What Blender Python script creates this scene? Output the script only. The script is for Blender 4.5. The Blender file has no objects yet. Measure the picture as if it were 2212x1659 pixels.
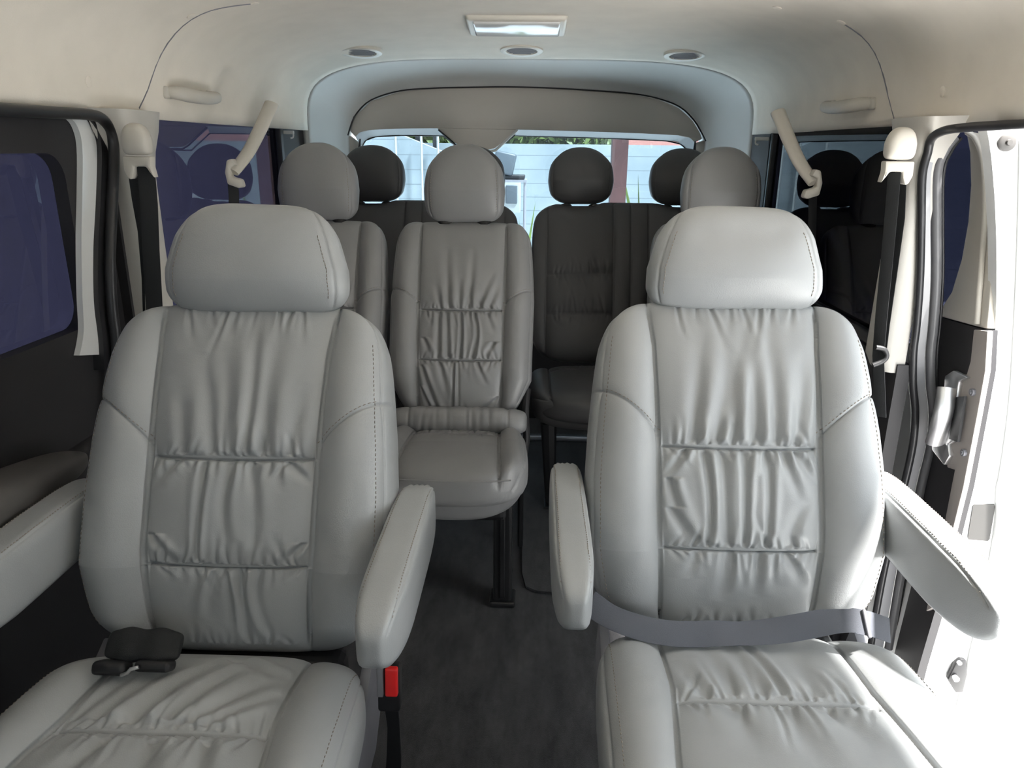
import bpy, bmesh, math, random
import numpy as np
from mathutils import Vector, Matrix
from mathutils.kdtree import KDTree
S = bpy.context.scene
COL = S.collection
PI = math.pi
R = math.radians

# ------------------------------------------------------------------ camera
CAM = np.array([0.03, 0.0, 1.25]); FPX = 1600.0
PITCH, YAW, ROLL = R(17.7), R(1.58), R(0.6)
fwd = np.array([-math.sin(YAW)*math.cos(PITCH), math.cos(YAW)*math.cos(PITCH), -math.sin(PITCH)])
r0 = np.cross(fwd, [0, 0, 1]); r0 /= np.linalg.norm(r0)
u0 = np.cross(r0, fwd)
rgt = r0*math.cos(ROLL)+u0*math.sin(ROLL)
upv = u0*math.cos(ROLL)-r0*math.sin(ROLL)
cd = bpy.data.cameras.new('camera'); cam = bpy.data.objects.new('camera', cd); COL.objects.link(cam)
cd.sensor_width = 36; cd.lens = 36*FPX/2212; cd.clip_start = 0.02; cd.clip_end = 200
cam.matrix_world = Matrix(((rgt[0], upv[0], -fwd[0], CAM[0]), (rgt[1], upv[1], -fwd[1], CAM[1]), (rgt[2], upv[2], -fwd[2], CAM[2]), (0, 0, 0, 1)))
S.camera = cam

def ray(px, py):
    return fwd+rgt*((px-1106)/FPX)-upv*((py-829.5)/FPX)
def P(px, py, x=None, y=None, z=None):
    d = ray(px, py)
    if x is not None: k = (x-CAM[0])/d[0]
    elif y is not None: k = (y-CAM[1])/d[1]
    else: k = (z-CAM[2])/d[2]
    return Vector(CAM+d*k)

# ------------------------------------------------------------------ materials
def mat(name, col, rough=0.6, metal=0.0, bump=0.0, bscale=300, var=0.0, vscale=6, spec=0.5, coat=0.0, wave=None, sheen=0):
    m = bpy.data.materials.new(name); m.use_nodes = True
    nt = m.node_tree; b = nt.nodes['Principled BSDF']
    b.inputs['Base Color'].default_value = (*col, 1); b.inputs['Roughness'].default_value = rough
    b.inputs['Metallic'].default_value = metal; b.inputs['Specular IOR Level'].default_value = spec
    b.inputs['Coat Weight'].default_value = coat
    if sheen: b.inputs['Sheen Weight'].default_value = sheen
    tc = nt.nodes.new('ShaderNodeTexCoord')
    if var:
        n = nt.nodes.new('ShaderNodeTexNoise'); n.inputs['Scale'].default_value = vscale; n.inputs['Detail'].default_value = 3
        nt.links.new(tc.outputs['Object'], n.inputs['Vector'])
        r = nt.nodes.new('ShaderNodeValToRGB')
        r.color_ramp.elements[0].position = 0.3; r.color_ramp.elements[1].position = 0.7
        r.color_ramp.elements[0].color = (*[c*(1-var) for c in col], 1); r.color_ramp.elements[1].color = (*[min(1, c*(1+var)) for c in col], 1)
        nt.links.new(n.outputs['Fac'], r.inputs['Fac']); nt.links.new(r.outputs['Color'], b.inputs['Base Color'])
    if bump:
        n = nt.nodes.new('ShaderNodeTexNoise'); n.inputs['Scale'].default_value = bscale; n.inputs['Detail'].default_value = 2
        nt.links.new(tc.outputs['Object'], n.inputs['Vector'])
        bp = nt.nodes.new('ShaderNodeBump'); bp.inputs['Strength'].default_value = bump; bp.inputs['Distance'].default_value = 0.001
        nt.links.new(n.outputs['Fac'], bp.inputs['Height']); nt.links.new(bp.outputs['Normal'], b.inputs['Normal'])
    return m

def leather(name, col, rough=0.38):
    m = mat(name, col, rough, var=0.03, vscale=9, spec=0.5)
    nt = m.node_tree; b = nt.nodes['Principled BSDF']; tc = [n for n in nt.nodes if n.type == 'TEX_COORD'][0]
    v = nt.nodes.new('ShaderNodeTexVoronoi'); v.inputs['Scale'].default_value = 520
    nz = nt.nodes.new('ShaderNodeTexNoise'); nz.inputs['Scale'].default_value = 60; nz.inputs['Detail'].default_value = 4
    ad = nt.nodes.new('ShaderNodeMath'); ad.operation = 'MULTIPLY_ADD'; ad.inputs[1].default_value = 1.5
    bp = nt.nodes.new('ShaderNodeBump'); bp.inputs['Strength'].default_value = 0.22; bp.inputs['Distance'].default_value = 0.0006
    nt.links.new(tc.outputs['Object'], v.inputs['Vector']); nt.links.new(tc.outputs['Object'], nz.inputs['Vector'])
    nt.links.new(nz.outputs['Fac'], ad.inputs[0]); nt.links.new(v.outputs['Distance'], ad.inputs[2])
    nt.links.new(ad.outputs[0], bp.inputs['Height']); nt.links.new(bp.outputs['Normal'], b.inputs['Normal'])
    return m

def glass(name, tint, gl=1.0, rough=0.0, ior=1.5):
    m = bpy.data.materials.new(name); m.use_nodes = True; nt = m.node_tree; nt.nodes.clear()
    o = nt.nodes.new('ShaderNodeOutputMaterial'); mx = nt.nodes.new('ShaderNodeMixShader')
    t = nt.nodes.new('ShaderNodeBsdfTransparent'); t.inputs['Color'].default_value = (*tint, 1)
    g = nt.nodes.new('ShaderNodeBsdfGlossy'); g.inputs['Roughness'].default_value = rough; g.inputs['Color'].default_value = (gl, gl, gl, 1)
    f = nt.nodes.new('ShaderNodeFresnel'); ge = nt.nodes.new('ShaderNodeNewGeometry'); ma = nt.nodes.new('ShaderNodeMath'); ma.operation = 'MULTIPLY_ADD'
    ma.inputs[1].default_value = 1/ior-ior; ma.inputs[2].default_value = ior  # same reflectance on both faces of the pane
    nt.links.new(ge.outputs['Backfacing'], ma.inputs[0]); nt.links.new(ma.outputs[0], f.inputs['IOR'])
    nt.links.new(f.outputs[0], mx.inputs[0]); nt.links.new(t.outputs[0], mx.inputs[1]); nt.links.new(g.outputs[0], mx.inputs[2])
    nt.links.new(mx.outputs[0], o.inputs[0]); return m

M = dict(
    leather=leather('grey_leather', (0.345, 0.358, 0.362)),
    leather2=leather('grey_leather_rear', (0.27, 0.27, 0.27)),
    leatherd=leather('charcoal_leather', (0.062, 0.060, 0.060), 0.5),
    stitch=mat('stitch_thread', (0.30, 0.27, 0.23), 0.8),
    head=mat('headliner_fabric', (0.82, 0.76, 0.67), 0.95, bump=0.25, bscale=500, var=0.03, vscale=12, spec=0.2),
    pillar=mat('pillar_plastic', (0.50, 0.48, 0.44), 0.5, bump=0.1, bscale=700),
    greytrim=mat('grey_trim_plastic', (0.60, 0.60, 0.58), 0.55, bump=0.1, bscale=700),
    gatetrim=mat('tailgate_trim_plastic', (0.50, 0.46, 0.41), 0.6, bump=0.1, bscale=600),
    cream=mat('cream_plastic', (0.56, 0.53, 0.47), 0.42),
    black=mat('black_plastic', (0.012, 0.012, 0.013), 0.45),
    charcoal=mat('charcoal_panel', (0.022, 0.021, 0.023), 0.6, bump=0.15, bscale=500),
    rubber=mat('rubber_seal', (0.02, 0.02, 0.022), 0.35),
    greyrubber=mat('grey_seal', (0.13, 0.13, 0.135), 0.35),
    web=mat('belt_webbing', (0.010, 0.011, 0.012), 0.75, bump=0.5, bscale=900),
    webg=mat('grey_webbing', (0.10, 0.108, 0.13), 0.65, bump=0.5, bscale=900),
    white=mat('white_paint', (0.80, 0.81, 0.80), 0.25, coat=0.5),
    chrome=mat('satin_chrome', (0.80, 0.80, 0.80), 0.36, metal=1.0),
    steel=mat('steel', (0.75, 0.76, 0.78), 0.35, metal=1.0),
    red=mat('red_button', (0.75, 0.02, 0.02), 0.35),
    flange=mat('shaded_white_paint', (0.30, 0.30, 0.31), 0.3, coat=0.4), padgrey=mat('door_pad_vinyl', (0.085, 0.08, 0.076), 0.55),  # flange: white body paint, with shade put into its grey
    lens=mat('lamp_lens', (0.70, 0.70, 0.68), 0.12, spec=0.7),
    lensb=mat('lamp_frame', (0.70, 0.66, 0.58), 0.4),
    greyp=mat('grey_plastic', (0.20, 0.20, 0.22), 0.5),
    plate=mat('grey_label', (0.06, 0.058, 0.055), 0.7), lipm=mat('window_lip_plastic', (0.40, 0.43, 0.45), 0.55), edget=mat('taupe_plastic', (0.36, 0.33, 0.31), 0.6),
    sideg=glass('tinted_side_glass', (0.095, 0.098, 0.135), 0.7, ior=1.4),
    rearg=glass('rear_glass', (0.58, 0.66, 0.71), 0.8),
    frontg=glass('front_glass', (0.62, 0.64, 0.64)),
    wall=None,
    ground=mat('concrete', (0.74, 0.74, 0.73), 0.9, var=0.12, vscale=2),
    pinkr=mat('pink_roof', (0.45, 0.2, 0.17), 0.7, var=0.08, vscale=3),
    post=mat('maroon_post', (0.06, 0.022, 0.02), 0.6, var=0.3, vscale=4),
    poleg=mat('pale_pole', (0.33, 0.35, 0.35), 0.5),
    applgrey=mat('grey_machine', (0.07, 0.085, 0.10), 0.5),
    leaf=mat('leaves', (0.08, 0.12, 0.02), 0.6, var=0.7, vscale=3),
    bark=mat('bark', (0.16, 0.10, 0.06), 0.9),
    shutter=mat('garage_wall', (0.33, 0.33, 0.36), 0.8, var=0.05),
)
def carpet():
    m = mat('black_carpet', (0.018, 0.018, 0.020), 0.95, spec=0.2, sheen=0.25)
    nt = m.node_tree; b = nt.nodes['Principled BSDF']; tc = [n for n in nt.nodes if n.type == 'TEX_COORD'][0]
    n = nt.nodes.new('ShaderNodeTexNoise'); n.inputs['Scale'].default_value = 5; n.inputs['Detail'].default_value = 8; n.inputs['Roughness'].default_value = 0.75
    mp = nt.nodes.new('ShaderNodeMapping'); mp.inputs['Scale'].default_value = (3, 1, 1)
    r = nt.nodes.new('ShaderNodeValToRGB'); r.color_ramp.elements[0].position = 0.35; r.color_ramp.elements[1].position = 0.75
    r.color_ramp.elements[0].color = (0.012, 0.012, 0.014, 1); r.color_ramp.elements[1].color = (0.075, 0.074, 0.077, 1)
    nt.links.new(tc.outputs['Object'], mp.inputs[0]); nt.links.new(mp.outputs[0], n.inputs['Vector']); nt.links.new(n.outputs['Fac'], r.inputs[0]); nt.links.new(r.outputs[0], b.inputs['Base Color'])
    f = nt.nodes.new('ShaderNodeTexNoise'); f.inputs['Scale'].default_value = 700
    bp = nt.nodes.new('ShaderNodeBump'); bp.inputs['Strength'].default_value = 0.8; bp.inputs['Distance'].default_value = 0.002
    nt.links.new(tc.outputs['Object'], f.inputs['Vector']); nt.links.new(f.outputs['Fac'], bp.inputs['Height']); nt.links.new(bp.outputs['Normal'], b.inputs['Normal'])
    return m
M['carpet'] = carpet()
def blockwall():
    m = mat('painted_blockwork', (0.62, 0.68, 0.70), 0.85)
    nt = m.node_tree; b = nt.nodes['Principled BSDF']; tc = [n for n in nt.nodes if n.type == 'TEX_COORD'][0]
    sx = nt.nodes.new('ShaderNodeSeparateXYZ'); a = nt.nodes.new('ShaderNodeMath'); a.operation = 'MULTIPLY'; a.inputs[1].default_value = 1/.165
    f = nt.nodes.new('ShaderNodeMath'); f.operation = 'FRACT'; l = nt.nodes.new('ShaderNodeMath'); l.operation = 'LESS_THAN'; l.inputs[1].default_value = .07
    nz = nt.nodes.new('ShaderNodeTexNoise'); nz.inputs['Scale'].default_value = 2.5; nz.inputs['Detail'].default_value = 5
    rp = nt.nodes.new('ShaderNodeValToRGB'); rp.color_ramp.elements[0].position = .35; rp.color_ramp.elements[1].position = .65
    rp.color_ramp.elements[0].color = (.20, .235, .255, 1); rp.color_ramp.elements[1].color = (.245, .28, .295, 1)
    mx = nt.nodes.new('ShaderNodeMixRGB'); mx.inputs['Color2'].default_value = (.15, .18, .195, 1)
    nt.links.new(tc.outputs['Object'], sx.inputs[0]); nt.links.new(sx.outputs['Z'], a.inputs[0]); nt.links.new(a.outputs[0], f.inputs[0]); nt.links.new(f.outputs[0], l.inputs[0])
    nt.links.new(tc.outputs['Object'], nz.inputs['Vector']); nt.links.new(nz.outputs['Fac'], rp.inputs[0]); nt.links.new(l.outputs[0], mx.inputs['Fac']); nt.links.new(rp.outputs[0], mx.inputs['Color1'])
    nt.links.new(mx.outputs[0], b.inputs['Base Color'])
    return m
M['wall'] = blockwall()

# ------------------------------------------------------------------ basic builders
def tag(o, label=None, cat=None, group=None, kind=None):
    if label: o['label'] = label
    if cat: o['category'] = cat
    if group: o['group'] = group
    if kind: o['kind'] = kind
    return o
def link(name, me, m=None, parent=None, smooth=True):
    o = bpy.data.objects.new(name, me); COL.objects.link(o)
    if m is not None: me.materials.append(M[m])
    if smooth and len(me.polygons): me.polygons.foreach_set('use_smooth', [True]*len(me.polygons))
    if parent is not None: o.parent = parent
    return o
def from_py(name, v, f, m=None, parent=None, smooth=True):
    me = bpy.data.meshes.new(name); me.from_pydata([tuple(a) for a in v], [], f); me.update()
    return link(name, me, m, parent, smooth)
def bmo(name, bm, m=None, parent=None, smooth=False, recalc=True):
    if recalc: bmesh.ops.recalc_face_normals(bm, faces=bm.faces)
    me = bpy.data.meshes.new(name); bm.to_mesh(me); bm.free()
    return link(name, me, m, parent, smooth)
def smooth_angle(o, a=35):
    me = o.data; me.polygons.foreach_set('use_smooth', [True]*len(me.polygons))
    bm = bmesh.new(); bm.from_mesh(me)
    for e in bm.edges:
        if len(e.link_faces) == 2 and e.calc_face_angle(0) > R(a): e.smooth = False
    bm.to_mesh(me); bm.free(); return o
def empty(name, loc, label=None, cat=None, group=None, rz=0):
    o = bpy.data.objects.new(name, None); COL.objects.link(o); o.location = loc; o.rotation_euler = (0, 0, rz)
    o.empty_display_size = 0.05
    return tag(o, label, cat, group)
def add_box(bm, c, s, bev=0.0, seg=3, rot=None):
    mt = Matrix.Translation(Vector(c))
    if rot is not None: mt = mt @ rot.to_4x4()
    t = bmesh.new()
    bmesh.ops.create_cube(t, size=1, matrix=Matrix.Diagonal((*s, 1)))
    if bev: bmesh.ops.bevel(t, geom=t.edges[:], offset=bev, segments=seg, profile=0.5, affect='EDGES')
    t.transform(mt); me = bpy.data.meshes.new('t'); t.to_mesh(me); t.free(); bm.from_mesh(me); bpy.data.meshes.remove(me)
def box(name, c, s, m, parent=None, bev=0.0, seg=3, rot=None):
    bm = bmesh.new(); add_box(bm, c, s, bev, seg, rot); o = bmo(name, bm, m, parent)
    return smooth_angle(o, 50) if bev else o
def frames(pts):
    pts = [Vector(p) for p in pts]; T = []
    for i in range(len(pts)):
        a = pts[max(0, i-1)]; b = pts[min(len(pts)-1, i+1)]; T.append((b-a).normalized())
    n = T[0].orthogonal().normalized(); N = []
    for t in T:
        n = (n-t*n.dot(t)).normalized(); N.append(n)
    return pts, T, N
def add_tube(bm, pts, r, seg=10, cap=True, sx=1.0, side=None):
    pts, T, N = frames(pts); rings = []
    for i, p in enumerate(pts):
        rr = r[i] if isinstance(r, (list, tuple)) else r
        n = N[i] if side is None else (Vector(side)-T[i]*Vector(side).dot(T[i])).normalized()
        b = T[i].cross(n)
        rings.append([bm.verts.new(p+n*math.cos(2*PI*k/seg)*rr*sx+b*math.sin(2*PI*k/seg)*rr) for k in range(seg)])
    for a, c in zip(rings, rings[1:]):
        for k in range(seg): bm.faces.new((a[k], a[(k+1) % seg], c[(k+1) % seg], c[k]))
    if cap: bm.faces.new(rings[0][::-1]); bm.faces.new(rings[-1])
def tube(name, pts, r, m, parent=None, seg=10, sx=1.0, side=None):
    bm = bmesh.new(); add_tube(bm, pts, r, seg, True, sx, side); return smooth_angle(bmo(name, bm, m, parent), 60)
def spline(pts, n=8):
    pts = [Vector(p) for p in pts]; out = []
    for i in range(len(pts)-1):
        p0 = pts[max(0, i-1)]; p1 = pts[i]; p2 = pts[i+1]; p3 = pts[min(len(pts)-1, i+2)]
        for k in range(n):
            t = k/n
            out.append(0.5*((2*p1)+(p2-p0)*t+(2*p0-5*p1+4*p2-p3)*t*t+(3*p1-p0-3*p2+p3)*t**3))
    out.append(pts[-1]); return out
def add_prism(bm, poly, d):
    """poly: 3d points of a planar outline; d: extrusion vector"""
    a = [bm.verts.new(Vector(p)) for p in poly]; b = [bm.verts.new(Vector(p)+Vector(d)) for p in poly]
    bm.faces.new(a); bm.faces.new(b[::-1]); n = len(a)
    for i in range(n): bm.faces.new((a[i], b[i], b[(i+1) % n], a[(i+1) % n]))
def prism(name, poly, d, m, parent=None, bev=0.0):
    bm = bmesh.new(); add_prism(bm, poly, d)
    bmesh.ops.recalc_face_normals(bm, faces=bm.faces)
    if bev: bmesh.ops.bevel(bm, geom=bm.edges[:], offset=bev, segments=2, profile=0.5, affect='EDGES')
    return smooth_angle(bmo(name, bm, m, parent), 40)
def ribbon(name, pts, wdirs, w, th, m, parent=None):
    """flat strap: centre points, width direction per point"""
    pts, T, _ = frames(pts); bm = bmesh.new(); rings = []
    for i, p in enumerate(pts):
        wd = Vector(wdirs[i] if isinstance(wdirs, list) else wdirs); wd = (wd-T[i]*wd.dot(T[i])).normalized(); n = T[i].cross(wd)
        ww = (w[i] if isinstance(w, list) else w)/2
        rings.append([bm.verts.new(p+wd*a*ww+n*b*th/2) for a, b in ((-1, -.6), (-.93, -1), (.93, -1), (1, -.6), (1, .6), (.93, 1), (-.93, 1), (-1, .6))])
    for a, c in zip(rings, rings[1:]):
        for k in range(8): bm.faces.new((a[k], a[(k+1) % 8], c[(k+1) % 8], c[k]))
    bm.faces.new(rings[0][::-1]); bm.faces.new(rings[-1])
    return smooth_angle(bmo(name, bm, m, parent), 40)
def loft(name, rings, m, parent=None, closed=True, cap=True, smooth=60):
    bm = bmesh.new(); V = [[bm.verts.new(p) for p in r] for r in rings]
    n = len(V[0])
    for a, c in zip(V, V[1:]):
        for k in range(n if closed else n-1): bm.faces.new((a[k], a[(k+1) % n], c[(k+1) % n], c[k]))
    if cap and closed: bm.faces.new(V[0][::-1]); bm.faces.new(V[-1])
    return smooth_angle(bmo(name, bm, m, parent), smooth)

# ------------------------------------------------------------------ upholstery
def ss(x, a, b):
    t = np.clip((x-a)/(b-a), 0, 1); return t*t*(3-2*t)
class Pad:
    """closed cushion: X across, Z along its length 0..H, front face towards -Y"""
    def __init__(s, H, W, T, n=4.0, mt=4.5, mb=4.5, tt=3.0, nu=220, nv=200, yc=None, cb=(), rb=()):
        th = np.linspace(0, 2*PI, 6001)[:-1]
        Wm, Tm = np.mean(W[1]), np.mean(T[1])
        cx = np.sign(np.sin(th))*np.abs(np.sin(th))**(2/n); cy = -np.sign(np.cos(th))*np.abs(np.cos(th))**(2/n)
        px_, py_ = cx*Wm, cy*Tm
        seg = np.hypot(np.diff(np.r_[px_, px_[0]]), np.diff(np.r_[py_, py_[0]]))
        dens = np.where(np.r_[cy][:] < 0.15, 1.0, 0.22)
        for c0, w0, k0 in cb: dens = dens+k0*np.exp(-((np.abs(cx)-c0)/w0)**4)*(cy < 0)
        cum = np.r_[0, np.cumsum(seg*dens)]; tot = cum[-1]
        tgt = np.arange(nu)/nu*tot
        cxx = np.interp(tgt, cum, np.r_[cx, cx[0]]); cyy = np.interp(tgt, cum, np.r_[cy, cy[0]])
        arc = np.r_[0, np.cumsum(seg)]; p = np.interp(tgt, cum, arc); per = arc[-1]; p = np.where(p > per/2, p-per, p)
        # rows
        tau = np.linspace(-1, 1, 8001)
        def E(t, mu, ml):
            mm = np.where(t > 0, mu, ml); return np.clip(1-np.abs(t)**mm, 0, 1)**(1/mm)
        ew = E(tau, mt, mb); et = E(tau, tt, tt)
        s1 = np.hypot(np.diff(tau)*H/2, np.diff(ew)*Wm*0.6+0*tau[1:]); s1 = np.hypot(s1, np.diff(et)*Tm)
        for c0, w0, k0 in rb: s1 = s1*(1+k0*np.exp(-(((tau[1:]+1)/2*H-c0)/w0)**4))
        c = np.r_[0, np.cumsum(s1)]; tt_ = np.interp(np.linspace(0, c[-1], nv+2)[1:-1], c, tau)
        EW = E(tt_, mt, mb); ET = E(tt_, tt, tt); t01 = (tt_+1)/2
        Wv = np.interp(t01, *W); Tv = np.interp(t01, *T)
        X = (Wv*EW)[:, None]*cxx[None]; Y = (Tv*ET)[:, None]*cyy[None]; Z = (t01*H)[:, None]+0*X
        s.base = (Wv, Tv); s.nu, s.nv, s.H = nu, nv, H
        if yc is not None: Y = Y+np.interp(t01, *yc)[:, None]
        s.X, s.Y, s.Z = X, Y, Z; s.W = Wv[:, None]+0*X; s.t = t01[:, None]+0*X; s.p = p[None]*(Wv*EW/Wm)[:, None]; s.cy = cyy[None]+0*X
        s.front = ss(-s.cy, -0.1, 0.5)
    def normals(s):
        Q = np.stack([s.X, s.Y, s.Z], -1)
        du = np.roll(Q, -1, 1)-np.roll(Q, 1, 1); dv = np.gradient(Q, axis=0)
        N = np.cross(du, dv); N /= np.linalg.norm(N, axis=-1, keepdims=True)+1e-12
        c = Q.mean((0, 1)); sg = np.sign(np.sum(N*(Q-c), -1).sum()); return N*sg
    def push(s, d):
        N = s.normals(); s.X = s.X-N[..., 0]*d; s.Y = s.Y-N[..., 1]*d; s.Z = s.Z-N[..., 2]*d
    def object(s, name, m, parent, mtx=None):
        nu, nv = s.nu, s.nv
        Q = np.stack([s.X, s.Y, s.Z], -1).reshape(-1, 3)
        Q = np.vstack([Q, Q[:nu].mean(0), Q[-nu:].mean(0)])
        i = np.arange(nu); j = (i+1) % nu
        k = np.arange(nv-1)[:, None]*nu
        F = np.stack([k+i, k+j, k+nu+j, k+nu+i], -1).reshape(-1, 4)
        flip = False
        if mtx is not None:
            A = np.array(mtx.to_3x3()); t = np.array(mtx.translation); Q = Q@A.T+t; flip = np.linalg.det(A) < 0
        tri = [(int(b), int(a), nu*nv) for a, b in zip(i, j)]+[(int(a)+nu*(nv-1), int(b)+nu*(nv-1), nu*nv+1) for a, b in zip(i, j)]
        fs = [tuple(map(int, f)) for f in F]+tri
        if flip: fs = [f[::-1] for f in fs]
        me = bpy.data.meshes.new(name); me.from_pydata(Q.tolist(), [], fs); me.update()
        s.Q = Q; s.mtx = mtx
        o = link(name, me, m, parent)
        return o
    def stitches(s, paths, parent, L=0.0045, pitch=0.0075, r=0.0009, name='stitching'):
        """paths: lists of (X,Z) on the front face, in pad coordinates"""
        m = (s.cy.ravel() < 0.3); idx = np.nonzero(m)[0]
        xs, zs = s.X.ravel()[idx], s.Z.ravel()[idx]
        kd = KDTree(len(idx))
        for a in range(len(idx)): kd.insert((xs[a], 0, zs[a]), a)
        kd.balance()
        Qf = s.Q[:s.nu*s.nv]
        def hit(p):
            l = kd.find_n((p[0], 0, p[1]), 3); v = Vector((0, 0, 0)); w = 0
            for co, a, d in l:
                k = 1/(d+1e-5); v += Vector(Qf[idx[a]])*k; w += k
            return v/w
        fd = Vector((0, -1, 0)) if s.mtx is None else (s.mtx.to_3x3() @ Vector((0, -1, 0))).normalized()
        for path in paths:
            bm = bmesh.new(); pp = [Vector((p[0], p[1])) for p in path]; acc = 0.0; nxt = 0.0
            for a, b in zip(pp, pp[1:]):
                l = (b-a).length; d = (b-a)/max(l, 1e-9)
                while nxt < acc+l:
                    q = a+d*(nxt-acc); p0 = hit(q-d*L/2)+fd*0.0004; p1 = hit(q+d*L/2)+fd*0.0004
                    if (p1-p0).length > 1e-4: add_tube(bm, [p0, (p0+p1)/2+fd*0.0004, p1], [r*.5, r, r*.5], 5)
                    nxt += pitch
                acc += l
            bmo(name, bm, 'stitch', parent, True)

def groove(d, depth=0.0035, sig=0.0016, puff=0.006, lam=0.02):
    d = np.abs(d); return depth*np.exp(-(d/sig)**2)+puff*np.exp(-(d/lam)**1.2)
def wrinkle(X, Z, x0, z0, x1, z1, w0=0.005, w1=0.010, A=0.004, bend=0.0, p=1.0, both=False):
    L = z1-z0; t = (Z-z0)/L; D = np.zeros_like(X)
    m = (t > -0.02) & (t < 1.02) & (np.abs(X-(x0+x1)/2) < abs(x1-x0)/2+abs(bend)+5*max(w0, w1))
    tm = np.clip(t[m], 0, 1); xc = x0+(x1-x0)*tm+bend*np.sin(PI*tm)
    sl = math.hypot(x1-x0, L)/abs(L)
    d = (X[m]-xc)/sl; w = w0+(w1-w0)*tm
    env = (np.clip(tm/0.04, 0, 1))*((1-tm)**p if not both else 1-0.35*np.sin(PI*tm)); env = env*np.clip((1-tm)/0.05, 0, 1)
    D[m] = A*env*(np.exp(-(d/w)**2)-0.75*np.exp(-((d-1.7*w)/(1.15*w))**2)-0.45*np.exp(-((d+1.9*w)/(1.3*w))**2)); return D

def gathers(X, Z, rng, zs, dirn, half, n, l0, l1, A):
    D = 0
    for k in range(n):
        x = -half+2*half*(k+0.5+rng.uniform(-.35, .35))/n
        L = rng.uniform(l0, l1)*(1.25-0.5*abs(x)/half)
        D = D+wrinkle(X, Z, x, zs, x+rng.uniform(-.3, .3)*L-0.12*x, zs+dirn*L, 0.003, rng.uniform(.005, .009), A*rng.uniform(.5, 1.2), rng.uniform(-.004, .004), 1.0)
    return D

def back_pad(H, W, T, xs, zs, diag, seed, nu, nv, bol=0.026, n_g=13, longs=None, fine=1.0, top_g=True, mt=6.5, mb=8):
    rng = random.Random(seed)
    pad = Pad(H, W, T, n=4.2, mt=mt, mb=mb, tt=2.8, nu=nu, nv=nv, yc=([0, .25, .6, 1], [0.012, -0.006, 0.0, 0.012]),
              cb=[(np.mean([x_/np.interp(t_, *W) for t_, x_ in zip(*xs)]), .07, 2.2)], rb=[(z, .008, 2.0) for z in zs])
    X, Z, t = pad.X.copy(), pad.Z.copy(), pad.t
    ax = np.abs(X); X_s = np.interp(t, *xs); Wt = pad.W
    q = np.clip((ax-X_s)/(Wt-X_s), 0, 1)
    # bolsters rise beside the sunken centre panel
    rise = bol*np.sin(PI*np.clip(q*0.95, 0, 1))**0.9*(1-0.45*ss(t, .6, 1))*ss(t, 0, .1)
    pad.Y = pad.Y-rise*pad.front
    inner = (ax < X_s)
    pad.Y = pad.Y+pad.front*(0.006*(1-np.clip(ax/X_s, 0, 1)**4)*-1)
    fr = pad.front
    D = groove(ax-X_s, 0.0060*fine, 0.0016, 0.0055, 0.014)*fr*(1-.85*ss(t, .95, .99))*(.15+.85*ss(t, .01, .05))
    # cross seams on the centre panel
    for z in zs:
        zz = z+0.004*np.cos(X/X_s*PI/2)*(-1)
        D = D+groove(Z-zz, 0.0055, 0.0018, 0.008, 0.02)*fr*inner*ss(X_s-ax, 0, 0.006)
    # diagonal seam on the bolsters
    (zo, zi) = diag
    qq = np.clip((ax-X_s)/(Wt-X_s), 0, 1); zl = zi+(zo-zi)*np.sin(qq*PI/2)**0.9
    D = D+groove(Z-zl, 0.0028, 0.0016, 0.003, 0.012)*fr*(~inner)*(pad.cy < -0.1)
    # gusset seam round the edge
    pe = np.abs(pad.p)-(Wt-0.004)
    D = D+groove(pe, 0.0022, 0.0016, 0.002, 0.008)*(t > .02)*(t < .985)
    # wrinkles
    Wk = np.zeros_like(X)
    zl_ = [0.0]+list(zs)+[H]
    for z in zs:
        hs = 0.93*float(np.interp(z/H, *xs))
        Wk = Wk+gathers(X, Z, rng, z+0.003, 1, hs, n_g, .025, .07, 0.0032)
        Wk = Wk+gathers(X, Z, rng, z-0.003, -1, hs, n_g, .02, .06, 0.0032)
    hs = 0.9*float(xs[1][0])
    if top_g: Wk = Wk+gathers(X, Z, rng, H-0.012, -1, hs, 8, .04, .10, 0.0028)
    Wk = Wk+gathers(X, Z, rng, 0.02, 1, hs, 7, .02, .05, 0.003)
    for (x0, z0, x1, z1, w, A, b, both) in (longs or []):
        Wk = Wk+wrinkle(X, Z, x0, z0, x1, z1, w, w*1.5, A, b, 0.8, both)
    D = D+Wk*fr*ss(X_s-ax, 0.0, 0.012)
    # soft unevenness
    D = D+0.0012*np.sin(X*23+seed)*np.sin(Z*17+seed*2)*fr
    pad.push(D)
    pad.xs, pad.zo = xs, diag
    return pad

def edge_path(pad, off, z0, z1, sgn, n=60):
    H = pad.H; out = []
    Wv = pad.base[0]; ts = pad.Z[:, 0]
    for k in range(n+1):
        z = z0+(z1-z0)*k/n; w = np.interp(z, ts, Wv); out.append((sgn*(w+off), z))
    return out
def xs_path(pad, off, z0, z1, sgn, n=40):
    return [(sgn*(float(np.interp((z0+(z1-z0)*k/n)/pad.H, *pad.xs))+off), z0+(z1-z0)*k/n) for k in range(n+1)]
def diag_path(pad, sgn, off=0.004, n=20):
    out = []; zo, zi = pad.zo
    for k in range(n+1):
        q = k/n*0.86; z = zi+(zo-zi)*math.sin(q*PI/2)**0.9 + off; t = z/pad.H
        a = float(np.interp(t, *pad.xs)); w = float(np.interp(z, pad.Z[:, 0], pad.base[0])); out.append((sgn*(a+(w-a)*q), z))
    return out

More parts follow.
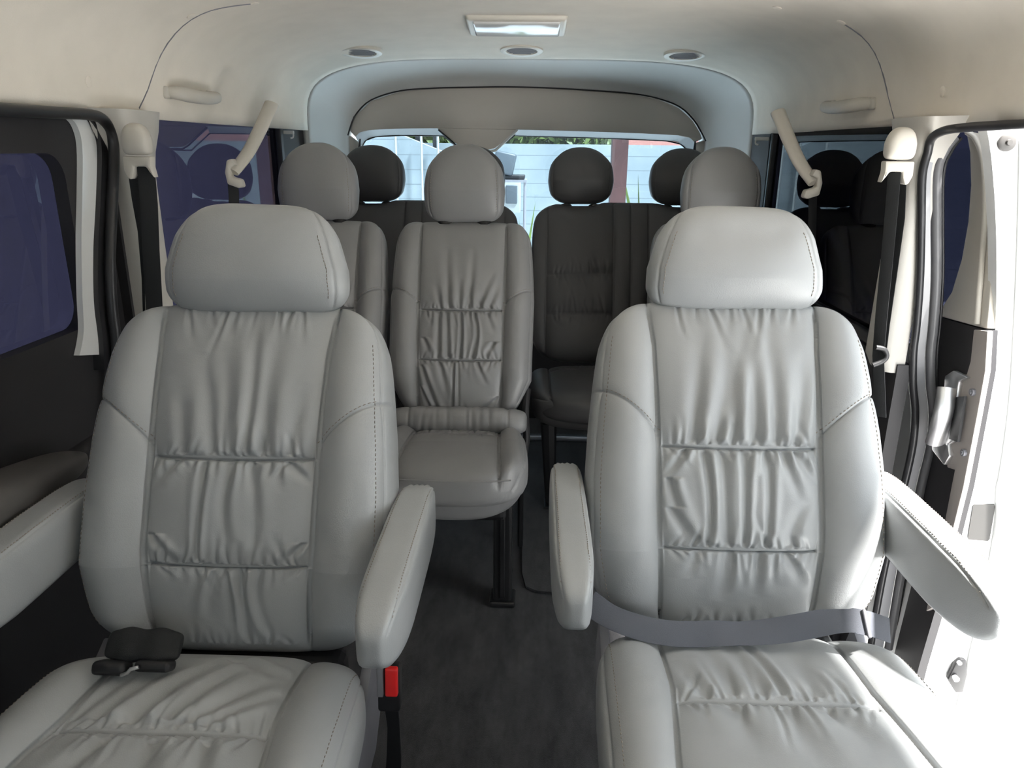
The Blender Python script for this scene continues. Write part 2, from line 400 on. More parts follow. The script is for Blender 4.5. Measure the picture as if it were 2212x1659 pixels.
def cushion_mtx(loc, tilt=0.0):
    # pad Z -> towards the camera (-Y), pad -Y -> up
    A = Matrix(((1, 0, 0, 0), (0, 0, -1, 0), (0, -1, 0, 0), (0, 0, 0, 1)))
    return Matrix.Translation(Vector(loc)) @ Matrix.Rotation(tilt, 4, 'X') @ A
def cushion_pad(H, W, T, xs, zs, seed, nu, nv, bol=0.02, n_g=12, longs=None, diag_in=True, edge=True):
    rng = random.Random(seed)
    pad = Pad(H, W, T, n=3.6, mt=3.2, mb=5, tt=3.2, nu=nu, nv=nv, cb=[(np.mean([x_/np.interp(t_, *W) for t_, x_ in zip(*xs)]), .07, 2.0)], rb=[(z, .008, 2.0) for z in zs])
    X, Z, t = pad.X.copy(), pad.Z.copy(), pad.t; ax = np.abs(X); X_s = np.interp(t, *xs); Wt = pad.W
    q = np.clip((ax-X_s)/(Wt-X_s), 0, 1); fr = pad.front
    pad.Y = pad.Y-bol*np.sin(PI*np.clip(q*.9, 0, 1))**0.9*fr*ss(t, 0.0, .2)
    inner = ax < X_s
    D = groove(ax-X_s, 0.006, 0.0016, 0.006, 0.016)*fr
    for z in zs: D = D+groove(Z-z-0.004*np.cos(X/X_s*PI/2), 0.0035, 0.002, 0.008, 0.022)*fr*inner*ss(X_s-ax, 0, .006)
    if edge: D = D+groove(np.abs(pad.p)-(Wt-0.004), 0.0025, 0.0018, 0.002, 0.008)*(t > .02)*(t < .95)
    Wk = np.zeros_like(X)
    for z in zs:
        hs = 0.93*float(np.interp(z/H, *xs))
        Wk = Wk+gathers(X, Z, rng, z+0.003, 1, hs, n_g, .03, .09, 0.0032)+gathers(X, Z, rng, z-0.003, -1, hs, n_g, .03, .11, 0.0034)
    for (x0, z0, x1, z1, w, A, b, both) in (longs or []): Wk = Wk+wrinkle(X, Z, x0, z0, x1, z1, w, w*1.6, A, b, 0.8, both)
    D = D+Wk*fr*ss(X_s-ax, 0, .012)
    pad.push(D); pad.xs = xs; pad.zo = (0, 0); return pad
def headrest_pad(H, W, T, mt, mb, nu, nv, n=2.7, dip=0.0):
    pad = Pad(H, W, T, n=n, mt=mt, mb=mb, tt=2.4, nu=nu, nv=nv)
    D = groove(np.abs(pad.p)-(pad.W-0.012), 0.0022, 0.0016, 0.0015, 0.006)*(pad.t > .06)*(pad.t < .97)
    if dip: D = D+dip*np.exp(-((pad.Z-0.72*H)/(0.025))**2)*ss(0.1-np.abs(pad.X), 0, .04)*pad.front
    D = D+0.0012*np.sin(pad.X*30)*np.sin(pad.Z*40+1)*pad.front
    pad.push(D); return pad

def armrest(parent, x, y0, y1, ztop, hw, hh, seed, yaw=0.0):
    L = y0-y1
    pad = Pad(L, ([0, .1, .8, 1], [hw*.9, hw, hw, hw*.92]), ([0, .12, .7, .9, 1], [hh*.85, hh, hh, hh*.97, hh*.90]), n=5.5, mt=3.6, mb=4.0, tt=3.6, nu=110, nv=150,
              yc=([0, .7, 1], [0, 0, -hh*.12]))
    # welts along both upper edges and puckers at the rear end
    D = 0
    for sgn in (-1, 1): D = D+groove(pad.p-sgn*(hw-0.005), 0.0022, 0.0014, 0.0012, 0.004)*(pad.t < .97)
    rg = random.Random(seed)
    for k in range(7):
        x0 = -hw+2*hw*(k+.5)/7; D = D+wrinkle(pad.X, pad.Z, x0, 0.004, x0+rg.uniform(-.004, .004), 0.05, 0.0022, 0.004, 0.0025)
    pad.push(D)
    m = Matrix.Translation((x, y0, ztop-hh)) @ Matrix.Rotation(yaw, 4, 'Z') @ Matrix(((1, 0, 0, 0), (0, 0, -1, 0), (0, -1, 0, 0), (0, 0, 0, 1)))
    o = pad.object('armrest', 'leather', parent, m)
    pad.stitches([[(s*(hw-0.0105), .03), (s*(hw-0.0105), L-.03)] for s in (-1, 1)], o, L=.004, pitch=.0065, r=.0009)
    return o

def headrest_posts(parent, xs_, p0, up, l, r=0.006):
    for x in xs_:
        b = Vector((x, p0[1], p0[2])); o = tube('post', [b, b+up*l], r, 'steel', parent)
        bm = bmesh.new(); add_tube(bm, [b-up*0.006, b+up*0.008, b+up*.011], [.017, .017, .012], 16, True, 1.35, (1, 0, 0)); smooth_angle(bmo('post_guide', bm, 'black', parent), 40)

# ---- captain seats of the first row
def captain_seat(x, y, label, seed, long_b, long_c, hx=0.0, rz=0.0, dip=0.0):
    t = empty('captain_seat', (x, y, 0), label, 'seat', rz=rz)
    H = 0.585; rec = R(22)
    W = ([0, .06, .12, .25, .45, .6, .85, .93, 1], [.200, .226, .242, .256, .257, .252, .238, .230, .215]); xs = ([0, .3, .6, .85, 1], [.125, .135, .136, .141, .150])
    pad = back_pad(H, W, ([0, .3, 1], [.07, .072, .055]), xs, [.150, .322], (.415, .345), seed, 520, 480, longs=[(a, b, c, d, w, A*1.3, be, bo) for a, b, c, d, w, A, be, bo in long_b])
    m = Matrix.Translation((0, .075, .445)) @ Matrix.Rotation(-rec, 4, 'X')
    b = pad.object('backrest', 'leather', t, m)
    paths = []
    for s in (-1, 1):
        paths.append(edge_path(pad, -0.021, .05, H-.07, s)); paths.append(diag_path(pad, s, .005))
    pad.stitches(paths, b)
    # headrest
    c = Matrix.Translation((0, .075, .445)) @ Matrix.Rotation(-rec, 4, 'X')
    hp = headrest_pad(.186, ([0, .2, .4, .7, 1], [.150, .157, .155, .139, .114]), ([0, .3, 1], [.055, .058, .045]), 4.4, 6.0, 200, 150, dip=dip)
    hm = Matrix.Translation((0, .075, .445)) @ Matrix.Rotation(-rec, 4, 'X') @ Matrix.Translation((hx, -.004, H-.018)) @ Matrix.Rotation(R(9), 4, 'X')
    h = hp.object('headrest', 'leather', t, hm)
    hp.stitches([edge_path(hp, -0.026, .03, .135, s) for s in (-1, 1)], h, pitch=.006)
    up = (m.to_3x3() @ Vector((0, 0, 1))).normalized(); pt = m @ Vector((0, 0, H-.004))
    headrest_posts(h, (hx-.062, hx+.07), pt, up, .05)
    # cushion
    cp = cushion_pad(.53, ([0, .3, 1], [.245, .25, .262]), ([0, .5, 1], [.06, .07, .07]), ([0, .35, .7, 1], [.142, .142, .165, .19]), [.215], seed+5, 440, 380, longs=long_c)
    cm = cushion_mtx((0, .035, .442), R(-2))
    cu = cp.object('seat_cushion', 'leather', t, cm)
    cp.stitches([edge_path(cp, -0.024, .06, .42, s) for s in (-1, 1)], cu)
    # armrests
    for s in (-1, 1):
        a = armrest(t, s*.287 if not dip else (.276 if s > 0 else -.290), .250+(dip > 0)*.02, -.19, .700, .034 if not dip else .031, .054, seed+s)
        box('armrest_pivot', (s*.256, .17, .62), (.03, .06, .06), 'black', a, .01)
    # base
    bm = bmesh.new(); add_box(bm, (0, -.21, .345), (.40, .42, .06), .012)
    add_box(bm, (0, -.16, .20), (.34, .34, .24), .02); add_box(bm, (0, .075, .40), (.36, .06, .09), .02); bmo('base_frame', bm, 'black', t)
    for s in (-1, 1):
        pr = [Vector((s*.212, yy, zz)) for yy, zz in ((.10, .40), (.08, .46), (.0, .42), (-.2, .395), (-.42, .40), (-.44, .33), (-.2, .27), (.04, .28), (.1, .33))]
        prism('side_shield', pr, (s*.018, 0, 0), 'greyp', t, .004)
        box('floor_rail', (s*.15, -.16, .012), (.035, .5, .024), 'greyp', t, .005)
        for yy in (-.33, .0): box('rail_foot', (s*.15, yy, .055), (.035, .05, .09), 'black', t, .008)
    return t

# (x0,z0,x1,z1,width,depth,bend,both) on the backrest centre panel, z from its bottom
lb1 = [(-.03, .325, -.065, .50, .010, .006, .004, 0), (.02, .325, .015, .57, .007, .006, .006, 0), (.055, .325, .06, .54, .012, .005, -.01, 0), (-.005, .325, -.03, .52, .010, .005, .0, 0),
       (-.045, .155, -.042, .318, .0045, .006, -.003, 1), (.0, .318, .01, .155, .007, .0055, -.012, 0), (.035, .318, .05, .17, .008, .004, .0, 0), (-.125, .20, -.085, .152, .006, .006, 0, 0), (.125, .19, .09, .152, .005, .006, 0, 0),
       (-.02, .148, -.045, .06, .006, -.006, -.006, 0), (.008, .148, .012, .01, .005, -.006, .008, 0), (.04, .148, .055, .03, .006, -.006, -.008, 0), (-.09, .318, -.13, .27, .006, .005, 0, 0), (.09, .318, .128, .28, .006, .005, 0, 0), (-.08, .325, -.09, .44, .009, .004, 0, 0), (.09, .325, .11, .45, .009, .004, 0, 0)]
lc1 = [(-.05, .205, .03, .03, .013, .010, -.012, 0), (-.10, .20, -.03, .04, .015, .010, -.01, 0), (.02, .205, .11, .09, .010, .009, .008, 0), (.0, .20, .06, .06, .010, .008, -.006, 0), (.05, .205, .13, .13, .008, .008, 0, 0), (-.13, .2, -.09, .05, .010, .008, 0, 0), (.03, .04, .12, .10, .008, .007, 0, 0), (0, .23, .02, .34, .012, .008, 0, 0), (-.06, .23, -.09, .33, .01, .008, 0, 0), (.07, .23, .09, .33, .01, .008, 0, 0)]
lb2 = [(-.045, .325, -.015, .56, .011, .0065, .01, 0), (-.012, .325, .02, .55, .009, .0065, -.008, 0), (.028, .325, .012, .56, .010, .0065, .006, 0), (.06, .325, .05, .55, .010, .006, .004, 0), (-.08, .325, -.06, .53, .010, .006, 0, 0), (.095, .325, .12, .5, .010, .005, 0, 0),
       (-.055, .155, -.062, .318, .005, .006, .006, 1), (.005, .155, .008, .318, .0045, .0065, .0, 1), (.04, .155, .045, .318, .005, .0055, .004, 1), (-.025, .155, -.03, .318, .007, .005, .0, 1), (-.12, .22, -.085, .155, .007, .006, 0, 0), (-.12, .27, -.07, .155, .007, .006, -.01, 0), (.08, .155, .115, .24, .008, .005, -.01, 0), (-.09, .318, -.125, .27, .005, .006, 0, 0), (.095, .318, .128, .26, .006, .006, 0, 0), (.07, .318, .1, .23, .006, .005, .0, 0),
       (-.02, .148, -.03, .06, .008, .006, 0, 0), (.03, .148, .025, .07, .007, .006, 0, 0), (.07, .148, .1, .09, .007, .0055, .006, 0), (-.07, .148, -.09, .1, .007, .005, 0, 0)]
lc2 = [(-.06, .205, -.09, .06, .010, .006, .006, 0), (.01, .205, -.03, .03, .005, .0075, .008, 0), (-.02, .205, -.05, .05, .010, .005, .0, 0), (.06, .205, .05, .08, .012, .005, 0, 0), (-.1, .21, -.13, .12, .008, .005, 0, 0), (.0, .225, .02, .36, .014, .005, .0, 0), (.06, .225, .1, .32, .012, .005, 0, 0), (-.07, .225, -.06, .33, .012, .005, 0, 0)]
seatL = captain_seat(-.45, .955, 'wide grey leather captain seat on the left side, beside the closed sliding door', 3, lb1, lc1, .008)
seatR = captain_seat(.386, 1.045, 'wide grey leather captain seat beside the open sliding door, a belt lying across it', 11, lb2, lc2, .004, dip=.004)

# ---- narrow folding seats of the second row
def copy_tree(o, parent=None):
    c = o.copy(); COL.objects.link(c)
    if parent is not None: c.parent = parent
    for ch in [k for k in bpy.data.objects if k.parent == o]: copy_tree(ch, c)
    return c
lb3 = [(-.035, .325, -.05, .52, .008, .006, .0, 0), (-.005, .325, -.005, .42, .006, .005, .0, 0), (.02, .325, .03, .52, .007, .006, .004, 0), (.05, .325, .09, .44, .007, .006, .0, 0), (.08, .325, .115, .42, .007, .005, 0, 0), (-.06, .325, -.075, .4, .006, .005, 0, 0),
       (-.04, .318, -.035, .175, .005, .007, .0, 1), (.0, .318, -.002, .175, .004, .008, .004, 1), (.04, .318, .035, .175, .004, .008, .012, 1), (-.065, .318, -.065, .175, .006, .006, 0, 1), (.075, .318, .1, .25, .006, .005, 0, 0), (-.11, .24, -.08, .175, .006, .006, 0, 0), (.1, .23, .07, .175, .006, .006, 0, 0),
       (-.01, .17, -.012, .01, .0035, -.008, 0, 1), (-.115, .16, -.06, .01, .006, .009, 0, 1), (-.12, .10, -.075, .01, .005, .008, 0, 1), (.05, .17, .08, .1, .005, .006, 0, 0), (.12, .07, .05, .01, .006, .007, 0, 0), (-.06, .17, -.03, .05, .007, .006, 0, 0)]
def row_seat(x, y, label):
    t = empty('passenger_seat', (x, y, 0), label, 'seat', 'narrow grey leather seats of the second row')
    H = .60; rec = R(21)
    pad = back_pad(H, ([0, .06, .2, .6, .9, 1], [.160, .176, .212, .216, .206, .198]), ([0, 1], [.055, .048]), ([0, .3, 1], [.118, .126, .128]), [.176, .325], (.385, .345), 21, 340, 340, bol=.02, longs=lb3, n_g=12, top_g=False, mt=9, mb=9)
    m = Matrix.Translation((0, .055, .472)) @ Matrix.Rotation(-rec, 4, 'X')
    b = pad.object('backrest', 'leather2', t, m)
    pad.stitches([diag_path(pad, s, .005) for s in (-1, 1)], b, r=.0009)
    hp = headrest_pad(.228, ([0, .15, .4, .7, 1], [.110, .119, .122, .116, .10]), ([0, .4, 1], [.05, .055, .045]), 2.3, 6.0, 150, 130)
    hm = m @ Matrix.Translation((0, -.003, H-.001)) @ Matrix.Rotation(R(14), 4, 'X')
    h = hp.object('headrest', 'leather2', t, hm)
    hp.stitches([edge_path(hp, -0.022, .03, .15, s) for s in (-1, 1)], h, r=.0009)
    up = (m.to_3x3() @ Vector((0, 0, 1))).normalized(); headrest_posts(h, (-.06, .06), m @ Vector((0, 0, H-.004)), up, .05)
    cp = cushion_pad(.36, ([0, .25, .8, 1], [.178, .20, .212, .205]), ([0, .5, 1], [.05, .066, .07]), ([0, .5, 1], [.118, .125, .135]), [.075], 8, 220, 200, bol=.022, n_g=10)
    cu = cp.object('seat_cushion', 'leather2', t, cushion_mtx((0, .035, .422), R(1)))
    rp = Pad(.40, ([0, .5, 1], [.050, .052, .050]), ([0, .5, 1], [.040, .042, .040]), n=2.6, mt=5, mb=5, tt=5, nu=80, nv=150)
    Dr = groove(rp.Z-.055, .003, .0016, .003, .01)+groove(rp.Z-.345, .003, .0016, .003, .01); rg = random.Random(9)
    for k in range(16):
        zz = .07+.26*k/15; Dr = Dr+.003*np.exp(-((rp.Z-zz-.25*(rp.p-.02)*rg.uniform(-.6, .6))/.006)**2)*rg.uniform(.2, 1)
    rp.push(Dr); rp.object('cushion_roll', 'leather2', t, Matrix.Translation((-.20, .03, .478)) @ Matrix.Rotation(R(90), 4, 'Y') @ Matrix.Rotation(R(60), 4, 'Z'))
    # front skirt of the cushion, wrapped in the same leather
    sk = Pad(.165, ([0, .5, 1], [.165, .198, .207]), ([0, 1], [.10, .165]), n=3.2, mt=8, mb=3.2, tt=6, nu=160, nv=60)
    D = groove(sk.X-.135, .002, .0014, .001, .004)*sk.front; sk.push(D)
    sk.object('cushion_skirt', 'leather2', t, Matrix.Translation((0, -.155, .290)))
    tube('welt', [(-.165, -.318, .452), (-.1, -.331, .452), (0, -.334, .452), (.1, -.331, .452), (.165, -.318, .452)], .0022, 'leather2', cu)
    bm = bmesh.new(); add_box(bm, (0, -.08, .30), (.30, .26, .05), .015); bmo('base_frame', bm, 'black', t)
    for s in (-1, 1):
        bm = bmesh.new(); add_box(bm, (s*.140, -.17, .16), (.052, .055, .32), .008); add_box(bm, (s*.140, -.198, .17), (.014, .012, .28), .003)
        add_box(bm, (s*.140, -.17, .010), (.075, .08, .020), .008); bmo('leg', bm, 'black', t)
        pts = [(s*.192, .045, .36), (s*.200, .05, .42), (s*.196, .055, .50), (s*.2, .09, .56)]
        bm = bmesh.new(); add_tube(bm, spline(pts, 5), .019, 12, True, .55, (1, 0, 0)); smooth_angle(bmo('hinge_cover', bm, 'charcoal', t), 50)
        bm = bmesh.new(); add_tube(bm, [(s*.185, .06, .40), (s*.185, .12, .02)], .016, 10, True, .6, (1, 0, 0)); bmo('rear_leg', bm, 'black', t)
    return t
s1 = row_seat(-.182, 2.02, 'narrow grey leather passenger seat in the middle, seen whole between the two captain seats')
s2 = copy_tree(s1); s2.location = (-.625, 2.02, 0); s2['label'] = 'narrow grey leather passenger seat by the left window, mostly behind the left captain seat'
s3 = copy_tree(s1); s3.location = (.60, 2.09, 0); s3['label'] = 'narrow grey leather passenger seat hidden behind the right captain seat, only its headrest showing'

# ---- last row benches
def bench(x, label, seed):
    t = empty('bench_seat', (x, 2.66, 0), label, 'bench seat', 'two-place bench seats of the last row')
    H = .612; rec = R(20); hw = .375
    pad = Pad(H, ([0, .2, .9, 1], [hw-.02, hw, hw-.005, hw-.015]), ([0, 1], [.06, .045]), n=5.5, mt=7, mb=7, tt=3, nu=320, nv=150)
    X, Z = pad.X.copy(), pad.Z.copy(); D = 0
    for c in (-.19, .19):
        ax = np.abs(X-c); D = D+groove(ax-.125, .004, .0022, .008, .022)*pad.front
        for z in (.18, .33): D = D+groove(Z-z, .0035, .0022, .006, .02)*pad.front*(ax < .125)
        rg = random.Random(seed+int(c*100))
        for z in (.18, .33):
            D = D+(gathers(X-c, Z, rg, z+.003, 1, .11, 10, .03, .10, .0035)+gathers(X-c, Z, rg, z-.003, -1, .11, 10, .02, .06, .003))*pad.front*ss(.125-ax, 0, .012)
        # shallow saddle under each headrest
        pad.Z = pad.Z-.016*np.exp(-((X-c)/.075)**4)*ss(pad.t, .85, 1)
    D = D+groove(X, .004, .0025, .006, .02)*pad.front
    pad.push(D)
    m = Matrix.Translation((0, .03, .48)) @ Matrix.Rotation(-rec, 4, 'X'); pad.object('backrest', 'leatherd', t, m)
    up = (m.to_3x3() @ Vector((0, 0, 1))).normalized()
    for c in (-.19, .19):
        hp = headrest_pad(.208, ([0, .15, .4, .7, 1], [.105, .118, .124, .119, .105]), ([0, .4, 1], [.05, .055, .045]), 2.3, 4.2, 120, 100)
        h = hp.object('headrest', 'leatherd', t, m @ Matrix.Translation((c, .0, H-.008)) @ Matrix.Rotation(R(12), 4, 'X'))
        headrest_posts(h, (c-.055, c+.055), m @ Vector((c, 0, H-.02)), up, .06, .005)
    cp = cushion_pad(.44, ([0, .3, 1], [hw-.01, hw, hw-.01]), ([0, .5, 1], [.055, .065, .065]), ([0, 1], [.30, .30]), [.1], seed, 240, 160, bol=.006, n_g=16, edge=False)
    cp.object('seat_cushion', 'leatherd', t, cushion_mtx((0, .03, .438), R(1)))
    sk = Pad(.13, ([0, .5, 1], [hw-.03, hw-.012, hw-.012]), ([0, 1], [.15, .205]), n=5, mt=8, mb=4, tt=6, nu=160, nv=40)
    sk.object('cushion_skirt', 'leatherd', t, Matrix.Translation((0, -.19, .338)))
    for s in (-1, 1):
        bm = bmesh.new(); add_tube(bm, [(s*.30, -.25, .34), (s*.285, -.22, .02)], [.028, .018], 8, True, .5, (0, 1, 0)); add_box(bm, (s*.285, -.22, .01), (.05, .07, .02), .004); bmo('leg', bm, 'black', t)
        bm = bmesh.new(); add_tube(bm, [(s*.29, .02, .38), (s*.29, .05, .02)], .016, 8); bmo('rear_leg', bm, 'black', t)
    return t
bench(-.398, 'dark leather bench for two, left half of the last row', 31)
bench(.392, 'dark leather bench for two, right half of the last row, seen through the aisle', 47)

# ------------------------------------------------------------------ van shell
def asec(y):
    k = min(max((y-2.15)/0.8, 0), 1); k = k*k*(3-2*k)
    a = .865-.028*k; zt = 1.605-.045*k; return a, 1.305, zt-1.305, 3.3+.6*k
def sec_pt(y, th):
    a, zb, b, n = asec(y); c, s = math.cos(th), math.sin(th)
    return Vector((-a*math.copysign(abs(c)**(2/n), c), y, zb+b*abs(s)**(2/n)))
def ceil_hit(px, py):
    d = ray(px, py); k = 0.2
    def inside(q):
        a, zb, b, n = asec(q[1]); return (abs(q[0])/a)**n+(max(0, q[2]-zb)/b)**n < 1
    while inside(CAM+d*k) and k < 4: k += .002
    q = Vector(CAM+d*k); a, zb, b, n = asec(q[1])
    g = Vector((math.copysign(n*(abs(q[0])/a)**(n-1)/a, q[0]), 0, n*(max(0, q[2]-zb)/b)**(n-1)/b)).normalized()
    return q, -g
def arclen_thetas(y, N):
    th = np.linspace(0, PI, 2001); P_ = np.array([sec_pt(y, t)[:] for t in th]); c = np.r_[0, np.cumsum(np.linalg.norm(np.diff(P_, axis=0), axis=1))]
    return np.interp(np.linspace(0, c[-1], N), c, th)
ys = list(np.linspace(-.85, 2.1, 24))+list(np.linspace(2.2, 2.95, 14))
TH = {round(y, 4): arclen_thetas(y, 72) for y in ys}
V = []; F = []
for y in ys:
    for th in TH[round(y, 4)]: V.append(sec_pt(y, th))
for i in range(len(ys)-1):
    for k in range(71): F.append((i*72+k, (i+1)*72+k, (i+1)*72+k+1, i*72+k+1))
ce = from_py('ceiling', V, F, 'head'); tag(ce, kind='structure')
sol = ce.modifiers.new('s', 'SOLIDIFY'); sol.thickness = .03; sol.offset = -1
# rear header: from the ceiling line to the tailgate opening
YG = 3.30
top = [(750, 292), (757, 268), (768, 245), (800, 215), (862, 195), (935, 189), (1010, 187), (1100, 186), (1200, 189), (1300, 195), (1370, 201), (1425, 212), (1470, 230), (1500, 258), (1515, 282), (1526, 304)]
inner = [P(a, b, y=YG) for a, b in top]
def resamp(pts, n):
    pts = [Vector(p) for p in pts]; c = [0]
    for a, b in zip(pts, pts[1:]): c.append(c[-1]+(b-a).length)
    out = []
    for i in range(n):
        s = c[-1]*i/(n-1)
        for j in range(len(c)-1):
            if s <= c[j+1]+1e-9: f = (s-c[j])/(c[j+1]-c[j]+1e-12); out.append(pts[j].lerp(pts[j+1], f)); break
        else: out.append(pts[-1])
    return out
NA = 64
arch_o = resamp([sec_pt(2.95, t) for t in arclen_thetas(2.95, 200)], NA); arch_i = resamp(spline(inner, 6), NA)
lo = [Vector((-.837, 2.95, z)) for z in np.linspace(.25, 1.26, 12)]; ro = [Vector((.837, 2.95, z)) for z in np.linspace(1.26, .25, 12)]
li = [Vector((arch_i[0].x+.012*(1-k/11), YG, .25+(arch_i[0].z-.04-.25)*k/11)) for k in range(12)]; ri = [Vector((arch_i[-1].x-.012*k/11, YG, arch_i[-1].z-.04+(.25-arch_i[-1].z+.04)*k/11)) for k in range(12)]
O = lo+arch_o+ro; I = li+arch_i+ri
rows = []
for k in range(13):
    f = k/12; a = math.sin(f*PI/2); b = 1-math.cos(f*PI/2); b = .25*f+.75*b; a = .35*f+.65*a
    rows.append([Vector((o.x+(i.x-o.x)*b, o.y+(i.y-o.y)*a, o.z+(i.z-o.z)*b)) for o, i in zip(O, I)])
rows.append([Vector((i.x, YG+.16, i.z)) for i in I])
V = [p for r_ in rows for p in r_]; nn = len(O); F = [(i*nn+k, (i+1)*nn+k, (i+1)*nn+k+1, i*nn+k+1) for i in range(13) for k in range(nn-1)]
hd = from_py('trim_1', V, F, 'greytrim'); tag(hd, kind='structure'); so = hd.modifiers.new('s', 'SOLIDIFY'); so.thickness = .02; so.offset = -1

st = lambda o: tag(o, kind='structure')
# floor
st(box('floor', (0, 1.25, -.02), (1.80, 4.5, .04), 'carpet'))
# lower side walls and rails
def side_wall(name, sx, spans):
    bm = bmesh.new()
    for (y0, y1, z0, z1) in spans:
        xc, wx = (.855, .03) if sx > 0 and y0 > 1 else (.89, .05)
        add_box(bm, (sx*xc, (y0+y1)/2, (z0+z1)/2), (wx, y1-y0, z1-z0))
    return st(bmo(name, bm, 'charcoal'))
side_wall('wall_left', -1, [(-.9, .1, -.1, .88), (.1, .26, -.1, 1.33), (1.56, 3.3, -.1, .80), (1.60, 1.74, .8, 1.33), (2.72, 3.3, .8, 1.33), (-.9, 3.3, 1.312, 1.36)])
side_wall('wall_right', 1, [(-.9, .1, -.1, .88), (.1, .22, -.1, 1.33), (1.60, 3.3, -.1, .80), (1.64, 1.74, .8, 1.304), (2.72, 3.3, .8, 1.304), (-.9, 3.3, 1.312, 1.36)])
# inner armour of the lower wall beside the rear rows
for s, nm in ((-1, 'baseboard_left'), (1, 'baseboard_right')):
    st(box(nm, (s*(.858 if s < 0 else .836), 2.4, .40), (.03, 1.5, .78), 'charcoal', bev=.01))
# window rims + glass
def window(name, sx, y0, y1, z0, z1):
    x = sx*(.885 if sx < 0 else .862)
    w = st(box(name, (x, (y0+y1)/2, (z0+z1)/2), (.004, y1-y0, z1-z0), 'sideg'))
    bm = bmesh.new(); xx = x-sx*.012
    for c, s_ in (((xx, (y0+y1)/2, z0), (.02, y1-y0, .03)), ((xx, y0, (z0+z1)/2), (.02, .02, z1-z0)), ((xx, y1, (z0+z1)/2), (.02, .03, z1-z0))): add_box(bm, c, s_, .004)
    bmo('window_seal', bm, 'rubber', w); return w
window('window_1', -1, 1.74, 2.72, .82, 1.315); window('window_2', 1, 1.74, 2.72, .82, 1.306)
# front screen surround (behind the camera)
bm = bmesh.new(); add_box(bm, (0, -.9, .35), (1.78, .05, .9)); add_box(bm, (0, -.86, 1.52), (1.5, .05, .12)); add_box(bm, (-.86, -.86, 1.1), (.1, .1, .6)); add_box(bm, (.86, -.86, 1.1), (.1, .1, .6)); st(bmo('wall_front', bm, 'charcoal'))
st(box('window_3', (0, -.9, 1.12), (1.7, .004, .66), 'frontg'))
st(box('window_4', (-.885, -.4, 1.09), (.004, .98, .44), 'sideg')); st(box('window_5', (.885, -.4, 1.09), (.004, .98, .44), 'sideg'))

# pillar trims
def pillar(name, s, yc, z0, z1, ln, flare, X0=.872):
    rings = []
    for k in range(19):
        f = k/18; z = z0+(z1-z0)*f; e = ss(np.array(f), .8, 1.0)**1.5
        L = ln*(1+flare*float(e)); pr = .042*(1-.25*f)
        if k == 0: pr *= .6
        r_ = []
        for j in range(17):
            a = PI*j/16; L = ln*(1+flare*float(e)*(.3 if j < 8 else 1.0))
            r_.append(Vector((s*(X0-pr*abs(math.sin(a))**.7-.006*f), yc-L*math.copysign(abs(math.cos(a))**.75, math.cos(a)), z)))
        r_ += [Vector((s*(X0+.02), yc+L, z)), Vector((s*(X0+.02), yc-L, z))]; rings.append(r_)
    return st(loft(name, rings, 'pillar'))
pillar('trim_2', -1, 1.655, .55, 1.318, .046, 1.5, .848)
pillar('trim_3', 1, 1.652, .78, 1.318, .046, 1.6, .838)
# headliner seams
def head_seam(name, pts):
    q = []
    for a, b in pts:
        p, n = ceil_hit(a, b); q.append(p+n*.0006)
    st(tube(name, spline(q, 2), .0016, 'greyp'))
head_seam('trim_4', [(300, 234), (318, 195), (333, 150), (350, 112), (378, 72), (412, 42), (455, 22), (505, 12), (550, 7)])
head_seam('trim_5', [(1932, 256), (1920, 210), (1905, 150), (1888, 110), (1862, 78), (1825, 52)])

# left sliding door (closed)
dl = empty('door_1', (-.9, .9, 0)); st(dl)
def ptsx(pp, x): return [P(a, b, x=x) for a, b in pp]
gl = [P(145, 640, x=-.895), P(145, 400, x=-.895), P(138, 362, x=-.895), P(118, 338, x=-.895), P(90, 331, x=-.895)]
yb = gl[0].y
def loc(v): return Vector(v)-Vector(dl.location)
zt = gl[-1].z; zbm = .80
bm = bmesh.new(); add_box(bm, loc((-.915, .84, 1.04)), (.004, 1.50, .56)); bmo('glass_pane', bm, 'sideg', dl)
# frame around the pane with rounded corners
def ring_frame(outer, inn, x0, x1, name, m, par):
    bm = bmesh.new(); n = len(outer)
    A = [bm.verts.new((x0, p[0], p[1])) for p in outer]; B = [bm.verts.new((x0, p[0], p[1])) for p in inn]
    A2 = [bm.verts.new((x1, p[0], p[1])) for p in outer]; B2 = [bm.verts.new((x1, p[0], p[1])) for p in inn]
    for i in range(n):
        j = (i+1) % n
        bm.faces.new((A[i], A[j], B[j], B[i])); bm.faces.new((A2[i], B2[i], B2[j], A2[j])); bm.faces.new((B[i], B[j], B2[j], B2[i])); bm.faces.new((A[i], A2[i], A2[j], A[j]))
    return smooth_angle(bmo(name, bm, m, par), 35)
def rrect(y0, y1, z0, z1, r, n=8):
    out = []
    for cx, cy, a0 in ((y1-r, z1-r, 0), (y0+r, z1-r, PI/2), (y0+r, z0+r, PI), (y1-r, z0+r, 1.5*PI)):
        for k in range(n+1):
            a = a0+PI/2*k/n; out.append((cx+r*math.cos(a), cy+r*math.sin(a)))
    return out
def off(pp, o): return [(a-o[1], b-o[2]) for a, b in pp]
gy = P(145, 500, x=-.90).y; gz = P(60, 331, x=-.90).z; gz0 = P(120, 725, x=-.90).z
oy = P(177, 500, x=-.885).y
fo = rrect(.14, 1.60, .30, 1.33, .01); fi = rrect(.22, gy, gz0, gz, .05)
ring_frame(off(fo, dl.location), off(fi, dl.location), -.885+.9, -.912+.9, 'window_frame', 'charcoal', dl)
box('door_panel', loc((-.90, .82, .37)), (.07, 1.36, .60), 'charcoal', dl, .02)
